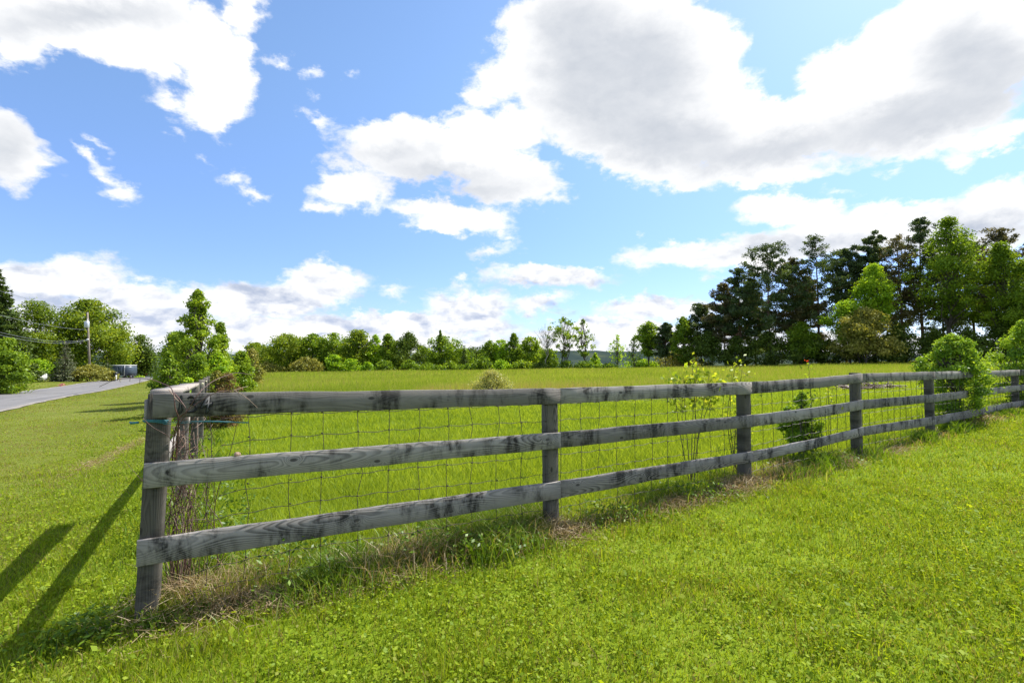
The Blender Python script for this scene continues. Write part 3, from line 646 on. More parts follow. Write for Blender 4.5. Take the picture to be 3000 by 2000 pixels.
for r_i, HS in enumerate((TOPS, MIDS, BOTS)):
    ov = ((-0.008, 0.028, 0.052)[r_i], 0.05)
    for i in range(3):
        o = board('rail', nf(i), nf(i + 1), HS[i], HS[i + 1], TH, fence, f0, 200 + r_i * 10 + i, over=(ov[0] if i == 0 else -0.0535, 0.05), bow=(0.0, 0.004, -0.006)[i], dip=-0.012 if i == 2 else 0.0)
        if r_i == 0 and i == 0: rail_top1 = o
    dm = (nf(5) - nf(4))
    o = board('rail', nf(3), nf(4), HS[3], HS[4], TH, fence, f0, 260 + r_i, over=(-0.0535, 0.0485))
    if r_i == 1: board('rail', nf(4), nf(4) + dm * 0.66, HS[4], [a + (b - a) * .66 for a, b in zip(HS[4], HS[5])], TH, fence, f0, 270 + r_i, over=(-0.0505, 0.0))
    else: board('rail', nf(4), nf(5), HS[4], HS[5], TH, fence, f0, 270 + r_i, over=(-0.0505, 0.05))
    for i in range(5, 8): board('rail', nf(i), nf(i + 1), HS[i], HS[i + 1], TH, fence, f0, 280 + r_i * 10 + i, over=(-0.0535, 0.05))

# woven wire mesh behind the rails
rgw = np.random.default_rng(77); mb = MB()
hts = [1.18, 1.03, .875, .72, .555, .395, .235, .10]
for i in range(len(FP) - 1):
    d = (FP[i + 1] - FP[i]); L = np.hypot(*d); d = d / L; nrm = np.array([-d[1], d[0]])
    a0 = 0.28 if i == 0 else 0.0
    far = i >= 3; rad = 0.0027 if i < 2 else 0.0036
    ns = 3
    vx = np.arange(0.30 if i == 0 else 0.08, L, 0.235) + rgw.normal(0, 0.008, len(np.arange(0.30 if i == 0 else 0.08, L, 0.235)))
    rise = lambda s_: (TOPS[i][0] + (TOPS[i + 1][0] - TOPS[i][0]) * s_ / L) - 1.33
    def wp_(s_, h_, extra=0.0):
        p = FP[i] + d * s_ + nrm * (0.010 + extra); return (p[0], p[1], h_ + rise(s_))
    for k, hgt in enumerate(hts):
        start = a0 + (rgw.uniform(-.1, .12) if i == 0 else -0.0)
        ss = np.arange(start, L + 0.001, 0.06 if i < 3 else 0.12)
        ph = rgw.uniform(0, 6)
        pts = [wp_(s_, hgt + .006 * math.sin(s_ * 26.7 + ph) + .006 * math.sin(s_ * 3 + k) - (0.05 * math.exp(-(s_ - start) * 3) if i == 0 else 0)) for s_ in ss]
        mb.tube(pts, rad, ns, False)
    for s_ in vx:
        q = [wp_(s_ + rgw.normal(0, .010), h_, .003) for h_ in hts]
        mb.tube([wp_(s_, 1.30, .003)] + q, rad, ns, False)
        if i < 2:
            for k, h_ in enumerate(hts): p = wp_(s_, h_, .0); mb.box((p[0] - .006, p[1] - .003, p[2] - .004), (p[0] + .006, p[1] + .003, p[2] + .004))
mb.build('wire_mesh', M['wire'], fence, f0)
# house number on the first top rail
def plate(poly, y0, y1):
    mb = MB(); n = len(poly)
    V = [(a, y0, b) for a, b in poly] + [(a, y1, b) for a, b in poly]
    mb.add(V, np.array([list(range(n))]), np.array([list(range(2 * n - 1, n - 1, -1))]), [(i, i + n, (i + 1) % n + n, (i + 1) % n) for i in range(n)])
    return mb
def on_board(rx, ry):                                  # point of the top rail's face (local x, z) at a place on the photograph
    d = ray(329.3 + .12 * rx, 846.7 + .12 * ry); A = np.array(rail_top1.location) + f0; u = (nf(1) - nf(0)); u = u / np.hypot(*u); nn = np.array([-u[1], u[0]])
    k = np.dot(A[:2], nn) / np.dot(d[:2], nn); p = d * k
    return float(np.dot(p[:2] - A[:2], u)), float(p[2] + CAM_H - A[2])
one = [on_board(*q) for q in [(725,505),(710,530),(690,565),(680,590),(695,640),(685,720),(650,830),(660,858),(690,850),(735,825),(748,800),(738,740),(735,660),(735,600),(742,560),(742,520)]]
four_o = [on_board(*q) for q in [(1225,505),(1095,725),(1105,748),(1130,745),(1205,700),(1210,740),(1195,810),(1195,860),(1215,855),(1270,790),(1250,740),(1265,700),(1320,695),(1330,660),(1310,625),(1268,645),(1285,505)]]
three_c = [on_board(*q) for q in [(855,572),(870,540),(905,522),(950,530),(980,565),(985,600),(960,640),(925,662),(885,672),(940,678),(990,692),(1012,735),(1005,780),(975,812),(920,826),(830,832)]]
def digit(name, mbd, mbf, label):
    o = mbd.build(name, M['matt'], rail_top1); tag(o, label)
    if mbf is not None: f_ = mbf.build('face', M['greyface'], o)
    return o
def outline(poly):
    mb = MB(); q = [np.array((a, -.0035, b)) for a, b in poly]
    for k in range(len(q)): mb.tube([q[k - 1] + (q[k - 1] - q[k]) * .02, q[k] + (q[k] - q[k - 1]) * .02], .0024, 6)
    return mb
digit('digit', outline(one), plate(one, -0.0035, -0.0005), 'tall figure 1 with grey face')
fo = outline(four_o); hole = [on_board(*q) for q in [(1238, 590), (1195, 655), (1232, 645)]]
for k in range(3): fo.tube([(hole[k - 1][0], -.0045, hole[k - 1][1]), (hole[k][0], -.0045, hole[k][1])], .0022, 6)
digit('digit', fo, plate(four_o, -0.0035, -0.0005), 'figure 4 with grey face')
mb = MB(); cpts = np.array(three_c); tt_ = np.linspace(0, len(cpts) - 1, 46)
cx_ = np.interp(tt_, range(len(cpts)), cpts[:, 0]); cz_ = np.interp(tt_, range(len(cpts)), cpts[:, 1])
wid = .0015 + .0062 * np.abs(np.interp(tt_, [0, 1, 3, 5, 7, 8, 10, 12, 13, 15], [.5, .3, .35, .9, .8, .2, .7, 1.0, .9, .2]))
tg = np.gradient(np.c_[cx_, cz_], axis=0); tg /= np.linalg.norm(tg, axis=1)[:, None] + 1e-9
Lf = np.c_[cx_ - tg[:, 1] * wid, cz_ + tg[:, 0] * wid]; Rt = np.c_[cx_ + tg[:, 1] * wid, cz_ - tg[:, 0] * wid]
n = len(cx_); V = [(a, -.009, b) for a, b in Lf] + [(a, -.009, b) for a, b in Rt] + [(a, -.0005, b) for a, b in Lf] + [(a, -.0005, b) for a, b in Rt]
i = np.arange(n - 1)[:, None]
mb.add(V, np.c_[i, i + 1, i + 1 + n, i + n], np.c_[i, i + 2 * n, i + 2 * n + 1, i + 1], np.c_[i + n, i + n + 1, i + 3 * n + 1, i + 3 * n])
digit('digit', mb, None, 'curved black figure 3')
# nails heads
for s_ in (0.06, 0.09, 2.9):
    pass

# side fence along the road
s0 = np.array([SP[0][0], SP[0][1], 0.0])
sfence = thing('board_fence', tuple(s0), 'older board fence with a flat cap board receding from the numbered corner along the road', 'fence')
STOP = [1.372, 1.285, 1.20, 1.13, 1.08, 1.02, 0.98]
SPALL = [FP[0]] + SP
sn = np.array([-0.857, -0.515])                       # outward, towards the road
for i, p in enumerate(SP):
    c = p - sn * 0.0; g = H1(*c)
    post_mesh('post', c[0], c[1], g - .2, STOP[i + 1], 0.11, math.atan2(SDIR[1], SDIR[0]), (random.Random(i + 40).uniform(-.03, .03), 0), sfence, s0, 140 + i)
for r_i, off in enumerate((0.0, 0.53)):
    for i in range(len(SPALL) - 1):
        if r_i == 0 and i > 0: continue
        a = SPALL[i] + (sn * 0.062 if i else sn * 0.016 + SDIR * 0.045); b = SPALL[i + 1] + sn * 0.062
        g1, g2 = STOP[i] - off - 0.03, STOP[i + 1] - off - 0.03
        # near face is to the left of travel, so run the board backwards to nail it on the road side
        board('rail', b + sn * TH, a + sn * TH, (g2, g2 - .142), (g1, g1 - .142), TH, sfence, s0, 300 + r_i * 10 + i, over=(-0.004 if i < len(SPALL) - 2 else 0.05, 0.0 if i == 0 else -0.004))
# flat cap board over the first bay
a = SPALL[0] + SDIR * 0.095; b = SPALL[1] - SDIR * 0.02
mb = MB(); L = np.hypot(*(b - a)); nseg = 14; V = []
for i in range(nseg + 1):
    x = L * i / nseg; k = .004 * math.sin(x * 7) ; z_ = .003 * math.sin(x * 5)
    y0, y1 = -.150 + k, .020 + k - (0.03 if i == nseg else 0)
    V += [(x, y0, z_), (x, y1, z_), (x, y1, z_ + .03), (x, y0, z_ + .03)]
i = np.arange(nseg)[:, None] * 4; j = np.arange(4)[None]
mb.add(V, np.stack([i + j, i + 4 + j, i + 4 + (j + 1) % 4, i + (j + 1) % 4], -1).reshape(-1, 4), [(0, 1, 2, 3)], [(nseg * 4 + 3, nseg * 4 + 2, nseg * 4 + 1, nseg * 4)])
o = mb.build('cap_board', M['cap']); o.parent = sfence; o.location = (a[0] - s0[0], a[1] - s0[1], STOP[0] - .004)
o.rotation_euler = (0, math.asin((STOP[0] - STOP[1]) / L), math.atan2(SDIR[1], SDIR[0]))
for i, dz_ in ((1, .02), (2, .03), (3, .05)):
    mb = MB(); p = SP[i]; mb.tube([(p[0] + .05, p[1] - .06, STOP[i + 1] - .05 - dz_), (p[0] + .09, p[1] - .10, STOP[i + 1] - .05 - dz_)], .018, 7); mb.build('insulator', M['insul'], sfence, s0)

# blue twine, shell, brambles
mb = MB()
c0 = np.array([FP[0][0] - .01, FP[0][1] + .058])
loop = []
for k in range(42):
    a = k / 40 * 2 * math.pi * 3; sq = 0.066 / max(abs(math.cos(a)), abs(math.sin(a)))
    x_, y_ = math.cos(a) * min(sq, .083), math.sin(a) * min(sq, .083); an = math.atan2(fdir(0)[1], fdir(0)[0])
    loop.append((c0[0] + x_ * math.cos(an) - y_ * math.sin(an), c0[1] + x_ * math.sin(an) + y_ * math.cos(an), 1.213 - .011 * math.sin(k * .5) - k * .0003))
mb.tube(loop, .0026, 5)
p1 = np.array([FP[0][0] + .06, FP[0][1] + .02, 1.205]); dd0 = (FP[1] - FP[0]) / np.hypot(*(FP[1] - FP[0])); pe = FP[0] + dd0 * .52
for k in range(2): mb.tube([p1 + (0, 0, -.012 * k), (*(FP[0] + dd0 * .3), 1.196 - .006 * k), (pe[0], pe[1] + .01, 1.172 - .004 * k)], .0022, 5)
mb.tube([(c0[0] - .06, c0[1] - .07, 1.207), (c0[0] - .10, c0[1] - .075, 1.203), (c0[0] - .115, c0[1] - .07, 1.209)], [.007, .009, .004], 6)
tag(mb.build('twine', M['twine']), 'teal blue twine tied round the corner post and pulled to the wire', 'twine')
mb = MB(); ps = FP[0] + dd0 * .47; V = []
for i in range(7):
    for j in range(10):
        th, ph = math.pi * i / 6, 2 * math.pi * j / 10; r_ = .022 * (1 + .15 * math.sin(3 * ph))
        V.append((r_ * math.sin(th) * math.cos(ph), .7 * r_ * math.sin(th) * math.sin(ph), .018 * math.cos(th)))
i = np.arange(6)[:, None] * 10; j = np.arange(10)[None]
mb.add(np.array(V) + (ps[0], ps[1] - .012, .966), np.stack([i + j, i + 10 + j, i + 10 + (j + 1) % 10, i + (j + 1) % 10], -1).reshape(-1, 4))
tag(mb.build('shell', M['shell'], smooth=True), 'small pale curled shell resting on the middle rail near the corner', 'shell')

def cane(mb, pts, r0, r1, n=26):
    pts = np.array(pts, float); t_ = np.linspace(0, len(pts) - 1, n)
    # Catmull-Rom
    out = []
    for a in t_:
        i = min(int(a), len(pts) - 2); f = a - i; p0, p1_, p2, p3 = pts[max(i - 1, 0)], pts[i], pts[i + 1], pts[min(i + 2, len(pts) - 1)]
        out.append(.5 * ((2 * p1_) + (p2 - p0) * f + (2 * p0 - 5 * p1_ + 4 * p2 - p3) * f * f + (3 * p1_ - p0 - 3 * p2 + p3) * f ** 3))
    mb.tube(out, np.linspace(r0, r1, n), 5)
mb, mb2 = MB(), MB()
g = H1(-2.25, 3.3)
cane(mb, [at(404, 1060, 3.15), at(408, 1000, 3.08), at(410, 962, 2.97), at(402, 935, 2.93), at(400, 908, 2.94), at(392, 890, 2.96), at(374, 881, 2.98), at(345, 871, 3.0), at(300, 868, 3.05), at(262, 873, 3.1), at(228, 888, 3.12)], .0045, .0016, 50)
for (a_, b_) in [((322, 869), (320, 882)), ((299, 868), (298, 876)), ((299, 868), (299, 862)), ((275, 871), (276, 878))]: cane(mb, [at(*a_, 3.06), at(*b_, 3.06)], .0018, .001, 4)
cane(mb, [at(396, 1060, 3.15), at(400, 1000, 3.06), at(412, 962, 2.94), at(432, 940, 2.95), at(455, 905, 2.96), at(485, 878, 3.1), at(520, 862, 3.25), at(545, 856, 3.35), at(580, 861, 3.45)], .004, .0013, 44)
cane(mb, [at(400, 966, 2.96), at(428, 945, 2.92), at(462, 920, 2.93), at(500, 900, 2.96), at(536, 897, 3.08)], .0035, .0015)
cane(mb, [at(398, 900, 2.97), at(415, 920, 2.93), at(428, 945, 2.93), at(412, 975, 2.97), at(398, 1010, 3.1)], .0032, .0018)
cane(mb2, [at(388, 895, 2.97), at(404, 915, 2.93), at(422, 930, 2.93)], .003, .0018)
cane(mb2, [at(540, 897, 3.05), at(566, 913, 3.08), at(592, 937, 3.12)], .0025, .0012)
cane(mb2, [at(536, 897, 3.06), at(556, 890, 3.15), at(570, 887, 3.2)], .002, .0012)
cane(mb, [at(328, 960, 2.9), at(350, 980, 2.93), at(385, 1000, 2.96), at(398, 1015, 3.1), at(420, 1000, 3.15)], .002, .0014)
rgc = np.random.default_rng(9)
for k in range(40):
    bx, by = -2.27 + abs(rgc.normal(0, .07)), 3.24 + abs(rgc.normal(0, .1)); top = rgc.uniform(.7, 1.27)
    pts = [(bx, by, H1(bx, by)), (bx + rgc.normal(0, .05), by + rgc.normal(0, .05), top * .4), (bx + rgc.normal(0.02, .07), by + rgc.normal(0, .06), top * .75), (bx + rgc.normal(0.04, .09), by + rgc.normal(0, .07), top)]
    cane(mb if k % 4 else mb2, pts, rgc.uniform(.002, .0045), .0012, 14)
for k in range(110):
    bx, by, bz = rgc.normal(-2.225, .055), rgc.normal(3.28, .06), rgc.uniform(.35, 1.24)
    cane(mb if k % 3 else mb2, [(bx, by, bz), (bx + rgc.normal(0, .06), by + rgc.normal(0, .05), bz - rgc.uniform(-.05, .1)), (bx + rgc.normal(0, .1), by + rgc.normal(0, .08), bz + rgc.normal(0, .12))], .002, .0009, 9)
br = thing('bramble', (-2.25, 3.3, g), 'leafless reddish bramble tangled behind the corner post, one cane arching left over the rail', 'bramble')
mb.build('cane', M['cane'], br, (-2.25, 3.3, g)); mb2.build('dry_cane', M['drycane'], br, (-2.25, 3.3, g))

# ------------------------------------------------------------------ trees and shrubs
PROF = {'round': lambda t: np.sqrt(np.clip(1 - (2 * t - 1) ** 2, 0, 1)) ** .8, 'ovate': lambda t: np.clip(np.sin(np.pi * np.clip(t, 0, 1) ** .72), 0, 1) ** .8,
        'column': lambda t: np.clip(np.sin(np.pi * np.clip(t, 0, 1) ** .8), 0, 1) ** .5, 'dome': lambda t: np.sqrt(np.clip(1 - t ** 2.2, 0, 1)), 'vase': lambda t: np.clip(np.sin(np.pi * np.clip(t, 0, 1) ** 1.5), 0, 1) ** .7,
        'spire': lambda t: np.where(t < .52, 1 - .55 * t, .42 * np.sqrt(np.clip((1 - t) / .48, 0, 1)) * (1 + .35 * np.sin(t * 31))), 'cone': lambda t: np.clip(1 - t, 0, 1) ** .85}
def curve_pts(a, b, rg, n=4, wob=0.08, sag=0.0):
    a, b = np.asarray(a, float), np.asarray(b, float); L = np.linalg.norm(b - a); t_ = np.linspace(0, 1, n)[:, None]
    return a + (b - a) * t_ + rg.normal(0, wob * L, (n, 3)) * np.sin(np.pi * t_) * [1, 1, .5] + np.array([0, 0, sag * L]) * np.sin(np.pi * t_)
def broadleaf(name, x, y, Ht, Wd, mat, label, cat, seed, form='round', cb=0.2, nl=2500, leaf=0.3, clump=0.2, nc=None, stems=1, group=None, bark='bark', fill=1.0, dy_=1.0, z=None, tone=0.0, trunk_w=None, lean=0.0, asp=0.6):
    rg = np.random.default_rng(seed); g = H1(x, y) if z is None else z
    org = np.array([x, y, g])
    root = thing(name, tuple(org), label, cat, group)
    tb, lb = MB(), MB()
    zb = cb * Ht; Hc = Ht - zb; Rm = Wd / 2
    nc = nc or int(np.clip(26 * (Hc / Wd) ** .6 / (clump / .2) ** 2, 9, 60))
    tr = trunk_w or max(0.02, Ht * .017)
    tops = []
    for s_ in range(stems):
        off = (rg.normal(0, .14 * Rm, 2) if stems > 1 else (0, 0)); tipx = rg.normal(0, .25 * Rm, 2) if stems > 1 else rg.normal(0, .06 * Rm, 2)
        tip = np.array([tipx[0] + lean * Ht, tipx[1], zb + Hc * rg.uniform(.55, .85)])
        pts = curve_pts((off[0], off[1], -.15), tip, rg, 7, .025); pts[:, :2] += 0
        rad = np.linspace(tr * (1 if stems == 1 else .6), tr * .18, 7); rad[0] *= 1.3
        tb.tube(pts, rad, 7); tops.append(pts)
    prof = PROF[form]
    t_ = rg.random(nc) ** .9; t_ = np.sort(t_); t_[-1] = .97; t_[0] = .06
    an = np.arange(nc) * 2.4 + rg.normal(0, .5, nc); rr = np.sqrt(rg.uniform(.12, 1, nc))
    pr = prof(t_)
    rc = clump * Wd * rg.uniform(.55, 1.3, nc) * (.65 + .35 * pr)
    irr = rg.uniform(.62, 1.22, nc)
    cr = np.maximum(Rm * pr * irr - rc * .7, 0) * rr
    cz = zb + t_ * Hc - rc * .35 * (t_ > .5) + rc * .2 * (t_ < .2)
    cc = np.c_[np.cos(an) * cr + lean * cz, np.sin(an) * cr * dy_, cz]
    for i in range(nc):
        st = tops[i % stems]; zt = max(cc[i, 2] * .62 - .05 * Hc, zb * .6); k = np.argmin(np.abs(st[:, 2] - zt))
        L = np.linalg.norm(cc[i] - st[k])
        tb.tube(curve_pts(st[k], cc[i], rg, 4, .07, .06), np.linspace(tr * .28 + .004, .006 + tr * .05, 4), 5, False)
    wts = rc ** 2; cnt = np.maximum((nl * wts / wts.sum()).astype(int), 8)
    P_, N_, T_ = [], [], []
    for i in range(nc):
        m_ = cnt[i]; u = rg.normal(size=(m_, 3)); u /= np.linalg.norm(u, axis=1)[:, None]
        r_ = rc[i] * (rg.random(m_) ** .45) * rg.uniform(.75, 1.25, m_)
        p = cc[i] + u * r_[:, None] * [1, 1, .72]
        P_.append(p); N_.append(u * .6 + rg.normal(0, .6, (m_, 3)) + [0, 0, .45])
        T_.append(np.clip(.5 + tone + rg.normal(0, .13) + rg.normal(0, .16, m_), 0, 1))
    m_ = int(nl * fill * .12)                                  # loose leaves between the clumps
    tf = rg.random(m_); af = rg.uniform(0, 6.283, m_); rf = Rm * prof(tf) * np.sqrt(rg.random(m_)) * (.92 + .16 * np.sin(af * 3 + seed) * np.cos(tf * 9 + seed)) * (1 + rg.normal(0, .05, m_))
    zf = zb + tf * Hc * .99
    P_.append(np.c_[np.cos(af) * rf + lean * zf, np.sin(af) * rf * dy_, zf]); N_.append(rg.normal(0, .7, (m_, 3)) + [0, 0, .4]); T_.append(np.clip(.5 + tone + rg.normal(0, .2, m_), 0, 1))
    P_, N_, T_ = np.concatenate(P_), np.concatenate(N_), np.concatenate(T_)
    P_[:, 2] = np.maximum(P_[:, 2], .03)
    sz = leaf * rg.uniform(.6, 1.35, len(P_))
    rhombi(lb, P_, N_, sz, sz * asp, T_, rg)
    tb.build('trunk' if stems == 1 else 'stems', M[bark], root); lb.build('crown' if cat == 'tree' else 'foliage', M[mat], root, tone=True)
    return root
def pine(x, y, Ht, Wd, mat, label, seed, cb=.30, nb=84, group=None, needles=12000, lean=0.0, card=.40):
    Wd *= 1.85; needles = int(needles * 1.25)
    rg = np.random.default_rng(seed); g = H1(x, y); org = np.array([x, y, g])
    root = thing('pine_tree', tuple(org), label, 'tree', group); tb, lb = MB(), MB()
    n = 10; zz = np.linspace(-.2, Ht * .97, n); px_ = np.cumsum(rg.normal(0, .06, n)) + lean * zz; py_ = np.cumsum(rg.normal(0, .06, n))
    tb.tube(np.c_[px_, py_, zz], np.linspace(Ht * .0115, .03, n), 8)
    cl, rr = [], []
    for k in range(nb):
        t_ = (k + rg.random()) / nb; zc = Ht * (cb + (1 - cb) * t_)
        pr = (1 - t_) ** .62 * (.5 + .5 * min(1, t_ * 3)) * rg.uniform(.5, 1.15)
        L = max(Wd / 2 * pr, .35); a = k * 2.4 + rg.normal(0, .6)
        bx, by = np.interp(zc, zz, px_), np.interp(zc, zz, py_)
        rise = L * rg.uniform(.05, .6) * (.35 + 1.2 * t_)
        end = np.array([bx + math.cos(a) * L, by + math.sin(a) * L, zc + rise])
        pts = curve_pts((bx, by, zc), end, rg, 5, .05, -.08)
        tb.tube(pts, np.linspace(.05 * (1 - t_ * .6), .015, 5), 4, False)
        if rg.random() < .08: continue
        for f in np.linspace(.42, 1.0, max(2, int(L / .55))):
            c = pts[0] + (pts[-1] - pts[0]) * f; c = c + [rg.normal(0, .15), rg.normal(0, .15), .1 + rg.normal(0, .1)]
            cl.append(c); rr.append(rg.uniform(.34, .70) * (1 - .3 * t_) * (Wd / 6) ** .5)
    for k in range(14):                                # bare dead branches on the lower trunk
        zc = Ht * rg.uniform(.12, cb + .1); a = rg.uniform(0, 6.3); L = rg.uniform(.5, 1.6); bx, by = np.interp(zc, zz, px_), np.interp(zc, zz, py_)
        tb.tube(curve_pts((bx, by, zc), (bx + math.cos(a) * L, by + math.sin(a) * L, zc + rg.uniform(-.2, .3)), rg, 3, .06), np.linspace(.03, .01, 3), 4, False)
    cl, rr = np.array(cl), np.array(rr); m_ = max(12, needles // len(cl)); n = len(cl) * m_
    c = np.repeat(cl, m_, 0); r_ = np.repeat(rr, m_); u = rg.normal(size=(n, 3)); u /= np.linalg.norm(u, axis=1)[:, None]
    P_ = c + u * (r_ * rg.random(n) ** .5)[:, None] * [1, 1, .72]
    rhombi(lb, P_, u * .4 + rg.normal(0, .7, (n, 3)) + [0, 0, .3], card * rg.uniform(.7, 1.4, n), card * .34 * rg.uniform(.7, 1.3, n), np.clip(.5 + np.repeat(rg.normal(0, .15, len(cl)), m_) + rg.normal(0, .15, n), 0, 1), rg)
    tb.build('trunk', M['pinebark'], root); lb.build('crown', M[mat], root, tone=True)
    return root
def spruce(x, y, Ht, Wd, mat, label, seed, needles=6000, card=.3, group=None):
    rg = np.random.default_rng(seed); g = H1(x, y); root = thing('spruce_tree', (x, y, g), label, 'tree', group); tb, lb = MB(), MB()
    tb.tube([(0, 0, -.2), (0, 0, Ht * .5), (0, 0, Ht * .99)], [Ht * .014, Ht * .008, .01], 8)
    A, B_, Tt = [], [], []; nw = int(Ht * 2.3)
    for k in range(nw):
        t_ = (k + .5) / nw; zc = Ht * (.03 + .95 * t_); L = Wd / 2 * (1 - t_) ** .9 + .12
        nb = int(np.clip(9 * (1 - t_) + 4, 4, 11))
        for b in range(nb):
            a = b / nb * 6.28 + k * .7 + rg.normal(0, .15); l = L * rg.uniform(.75, 1.12)
            end = np.array([math.cos(a) * l, math.sin(a) * l, zc - l * rg.uniform(.12, .32)]); st = np.array([0, 0, zc])
            tb.tube([st, end], [.03 * (1 - t_) + .008, .006], 4, False)
            m_ = int(max(6, needles / (nw * 8) * (l / (Wd / 3.5))))
            f = rg.uniform(.1, 1.03, m_) ** .8; p = st + (end - st) * f[:, None]
            side = np.array([-math.sin(a), math.cos(a), 0]); p = p + side * (rg.normal(0, .16, m_) * l * (1.1 - f * .6))[:, None] + np.c_[np.zeros(m_), np.zeros(m_), -np.abs(rg.normal(0, .17, m_)) + .05 * l * f ** 2]
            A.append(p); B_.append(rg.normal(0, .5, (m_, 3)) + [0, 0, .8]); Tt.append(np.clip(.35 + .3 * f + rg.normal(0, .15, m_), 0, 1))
    A, B_, Tt = np.concatenate(A), np.concatenate(B_), np.concatenate(Tt); n = len(A)
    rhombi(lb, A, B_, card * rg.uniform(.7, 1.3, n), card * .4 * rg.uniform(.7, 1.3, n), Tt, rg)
    tb.build('trunk', M['pinebark'], root); lb.build('crown', M[mat], root, tone=True)
    return root
def spot(px, ptop, wpx, y, sink=0.0):                   # place, real height and width from picture position and distance
    x = (px - CX) / F_PX * y; g = H1(x, y); top = at(px, ptop, y)[2]
    return x, y, max(top - g, .3), wpx / F_PX * y
SEED = [1000]
def bl(px, ptop, wpx, y, mat, label, name='broadleaf_tree', cat='tree', **kw):
    SEED[0] += 1; x, y, h, wd = spot(px, ptop, wpx, y)
    area = (h * 483 / y) * (wd * 483 / y)
    if kw.pop('exact', 0): return broadleaf(name, x, y, h, wd, mat, label, cat, kw.pop('seed', SEED[0]), **kw)
    kw['nl'] = max(kw.get('nl', 0), int(np.clip(area * 3.6, 700, 18000))) if label.find('sparse') < 0 else 420
    kw.setdefault('leaf', max(1.9 * y / 483, .05))
    return broadleaf(name, x, y, h, wd, mat, label, cat, kw.pop('seed', SEED[0]), **kw)
def sh(px, ptop, wpx, y, mat, label, **kw):
    kw.setdefault('form', 'dome'); kw.setdefault('cb', 0.02); kw.setdefault('stems', 5); kw.setdefault('trunk_w', .03)
    return bl(px, ptop, wpx, y, mat, label, name='shrub', cat='shrub', **kw)
def pn(px, ptop, wpx, y, mat, label, **kw):
    SEED[0] += 1; x, y, h, wd = spot(px, ptop, wpx, y); return pine(x, y, h, wd, mat, label, SEED[0], **kw)

# left: across the road
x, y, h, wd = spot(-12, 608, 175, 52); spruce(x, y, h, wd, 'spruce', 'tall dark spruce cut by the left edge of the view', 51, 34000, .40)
bl(78, 690, 130, 72, 'maple', 'rounded maple between the dark spruce and the biggest maple', form='round', cb=.12, nc=34, clump=.17, nl=9000)
bl(205, 687, 205, 80, 'maple', 'biggest spreading maple behind the utility pole', form='dome', cb=.16, nc=60, clump=.13, nl=22000, leaf=.36)
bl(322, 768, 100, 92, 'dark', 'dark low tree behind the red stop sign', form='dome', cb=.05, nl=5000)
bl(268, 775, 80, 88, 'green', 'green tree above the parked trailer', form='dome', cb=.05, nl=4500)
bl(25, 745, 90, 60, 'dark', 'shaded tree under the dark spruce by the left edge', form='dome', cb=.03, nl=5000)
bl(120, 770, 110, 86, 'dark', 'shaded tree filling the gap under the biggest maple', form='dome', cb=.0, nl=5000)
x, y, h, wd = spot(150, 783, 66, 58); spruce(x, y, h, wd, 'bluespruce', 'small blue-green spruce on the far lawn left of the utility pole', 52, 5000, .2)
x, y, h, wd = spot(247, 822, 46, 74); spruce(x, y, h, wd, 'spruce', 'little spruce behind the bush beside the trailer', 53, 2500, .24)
sh(14, 776, 118, 33, 'green', 'large light green bush at the left edge across the road', nl=9000, leaf=.16, nc=40, clump=.15)
sh(88, 826, 72, 56, 'fresh', 'low spreading bright green shrub left of the small blue spruce', nl=2600, cb=.35, form='round')
sh(66, 856, 34, 52, 'green', 'small rounded green shrub next to the white house corner', nl=900)
sh(212, 838, 96, 60, 'olive', 'wide yellowish bush spreading behind the pole foot', nl=4500, nc=34, clump=.15)
sh(255, 852, 40, 61, 'olive', 'low olive bush beside the mailbox', nl=1200)
sh(135, 858, 30, 58, 'fresh', 'low bright ground shrub in front of the small blue spruce', nl=500)
sh(182, 860, 44, 62, 'fresh', 'low bright bed plant left of the pole foot', nl=600)
sh(322, 866, 22, 78, 'fresh', 'tiny bright shrub right of the trailer', nl=300)
# hedge along the side fence
bl(452, 662, 190, 20.5, 'green', 'slender young ash rising above the hedge, with a lopsided leafy top', form='spire', cb=.2, nc=120, clump=.075, nl=11000, exact=1, leaf=.10, seed=4, trunk_w=.07, fill=2.2, tone=.2)
bl(405, 760, 110, 23, 'green', 'bushy tree left of the slender young ash', form='dome', cb=.05, nl=16000, leaf=.09)
bl(505, 738, 60, 21.5, 'green', 'narrow leafy sapling touching the young ash on its right', form='ovate', cb=.1, nl=9000, leaf=.085)
sh(388, 805, 80, 16, 'green', 'light green sapling bush left of the side fence posts', nl=9000, leaf=.07, nc=60, clump=.105, form='ovate')
sh(455, 815, 90, 17.5, 'green', 'mid green bush at the foot of the young ash', nl=12000, leaf=.075)
sh(500, 808, 90, 20, 'fresh', 'rounded yellow-green bush between the ash and the russet bush', nl=10000, leaf=.085, nc=54, clump=.11)
sh(555, 806, 80, 26, 'green', 'wide green bush right of the hedge where the meadow begins', nl=8000, leaf=.11)
sh(578, 800, 62, 40, 'olive', 'olive bush at the far end of the hedge', nl=2200)
sh(500, 852, 60, 12.5, 'olive', 'yellow-brown briar bush over the russet stems', nl=2600, leaf=.075)
sh(524, 858, 88, 12.6, 'russet', 'reddish brown dead-stemmed bush behind the top rail', nl=2600, leaf=.07, asp=.25)
sh(435, 868, 50, 13.5, 'fresh', 'leafy young bush beside the grey side fence posts', nl=1500, leaf=.08)
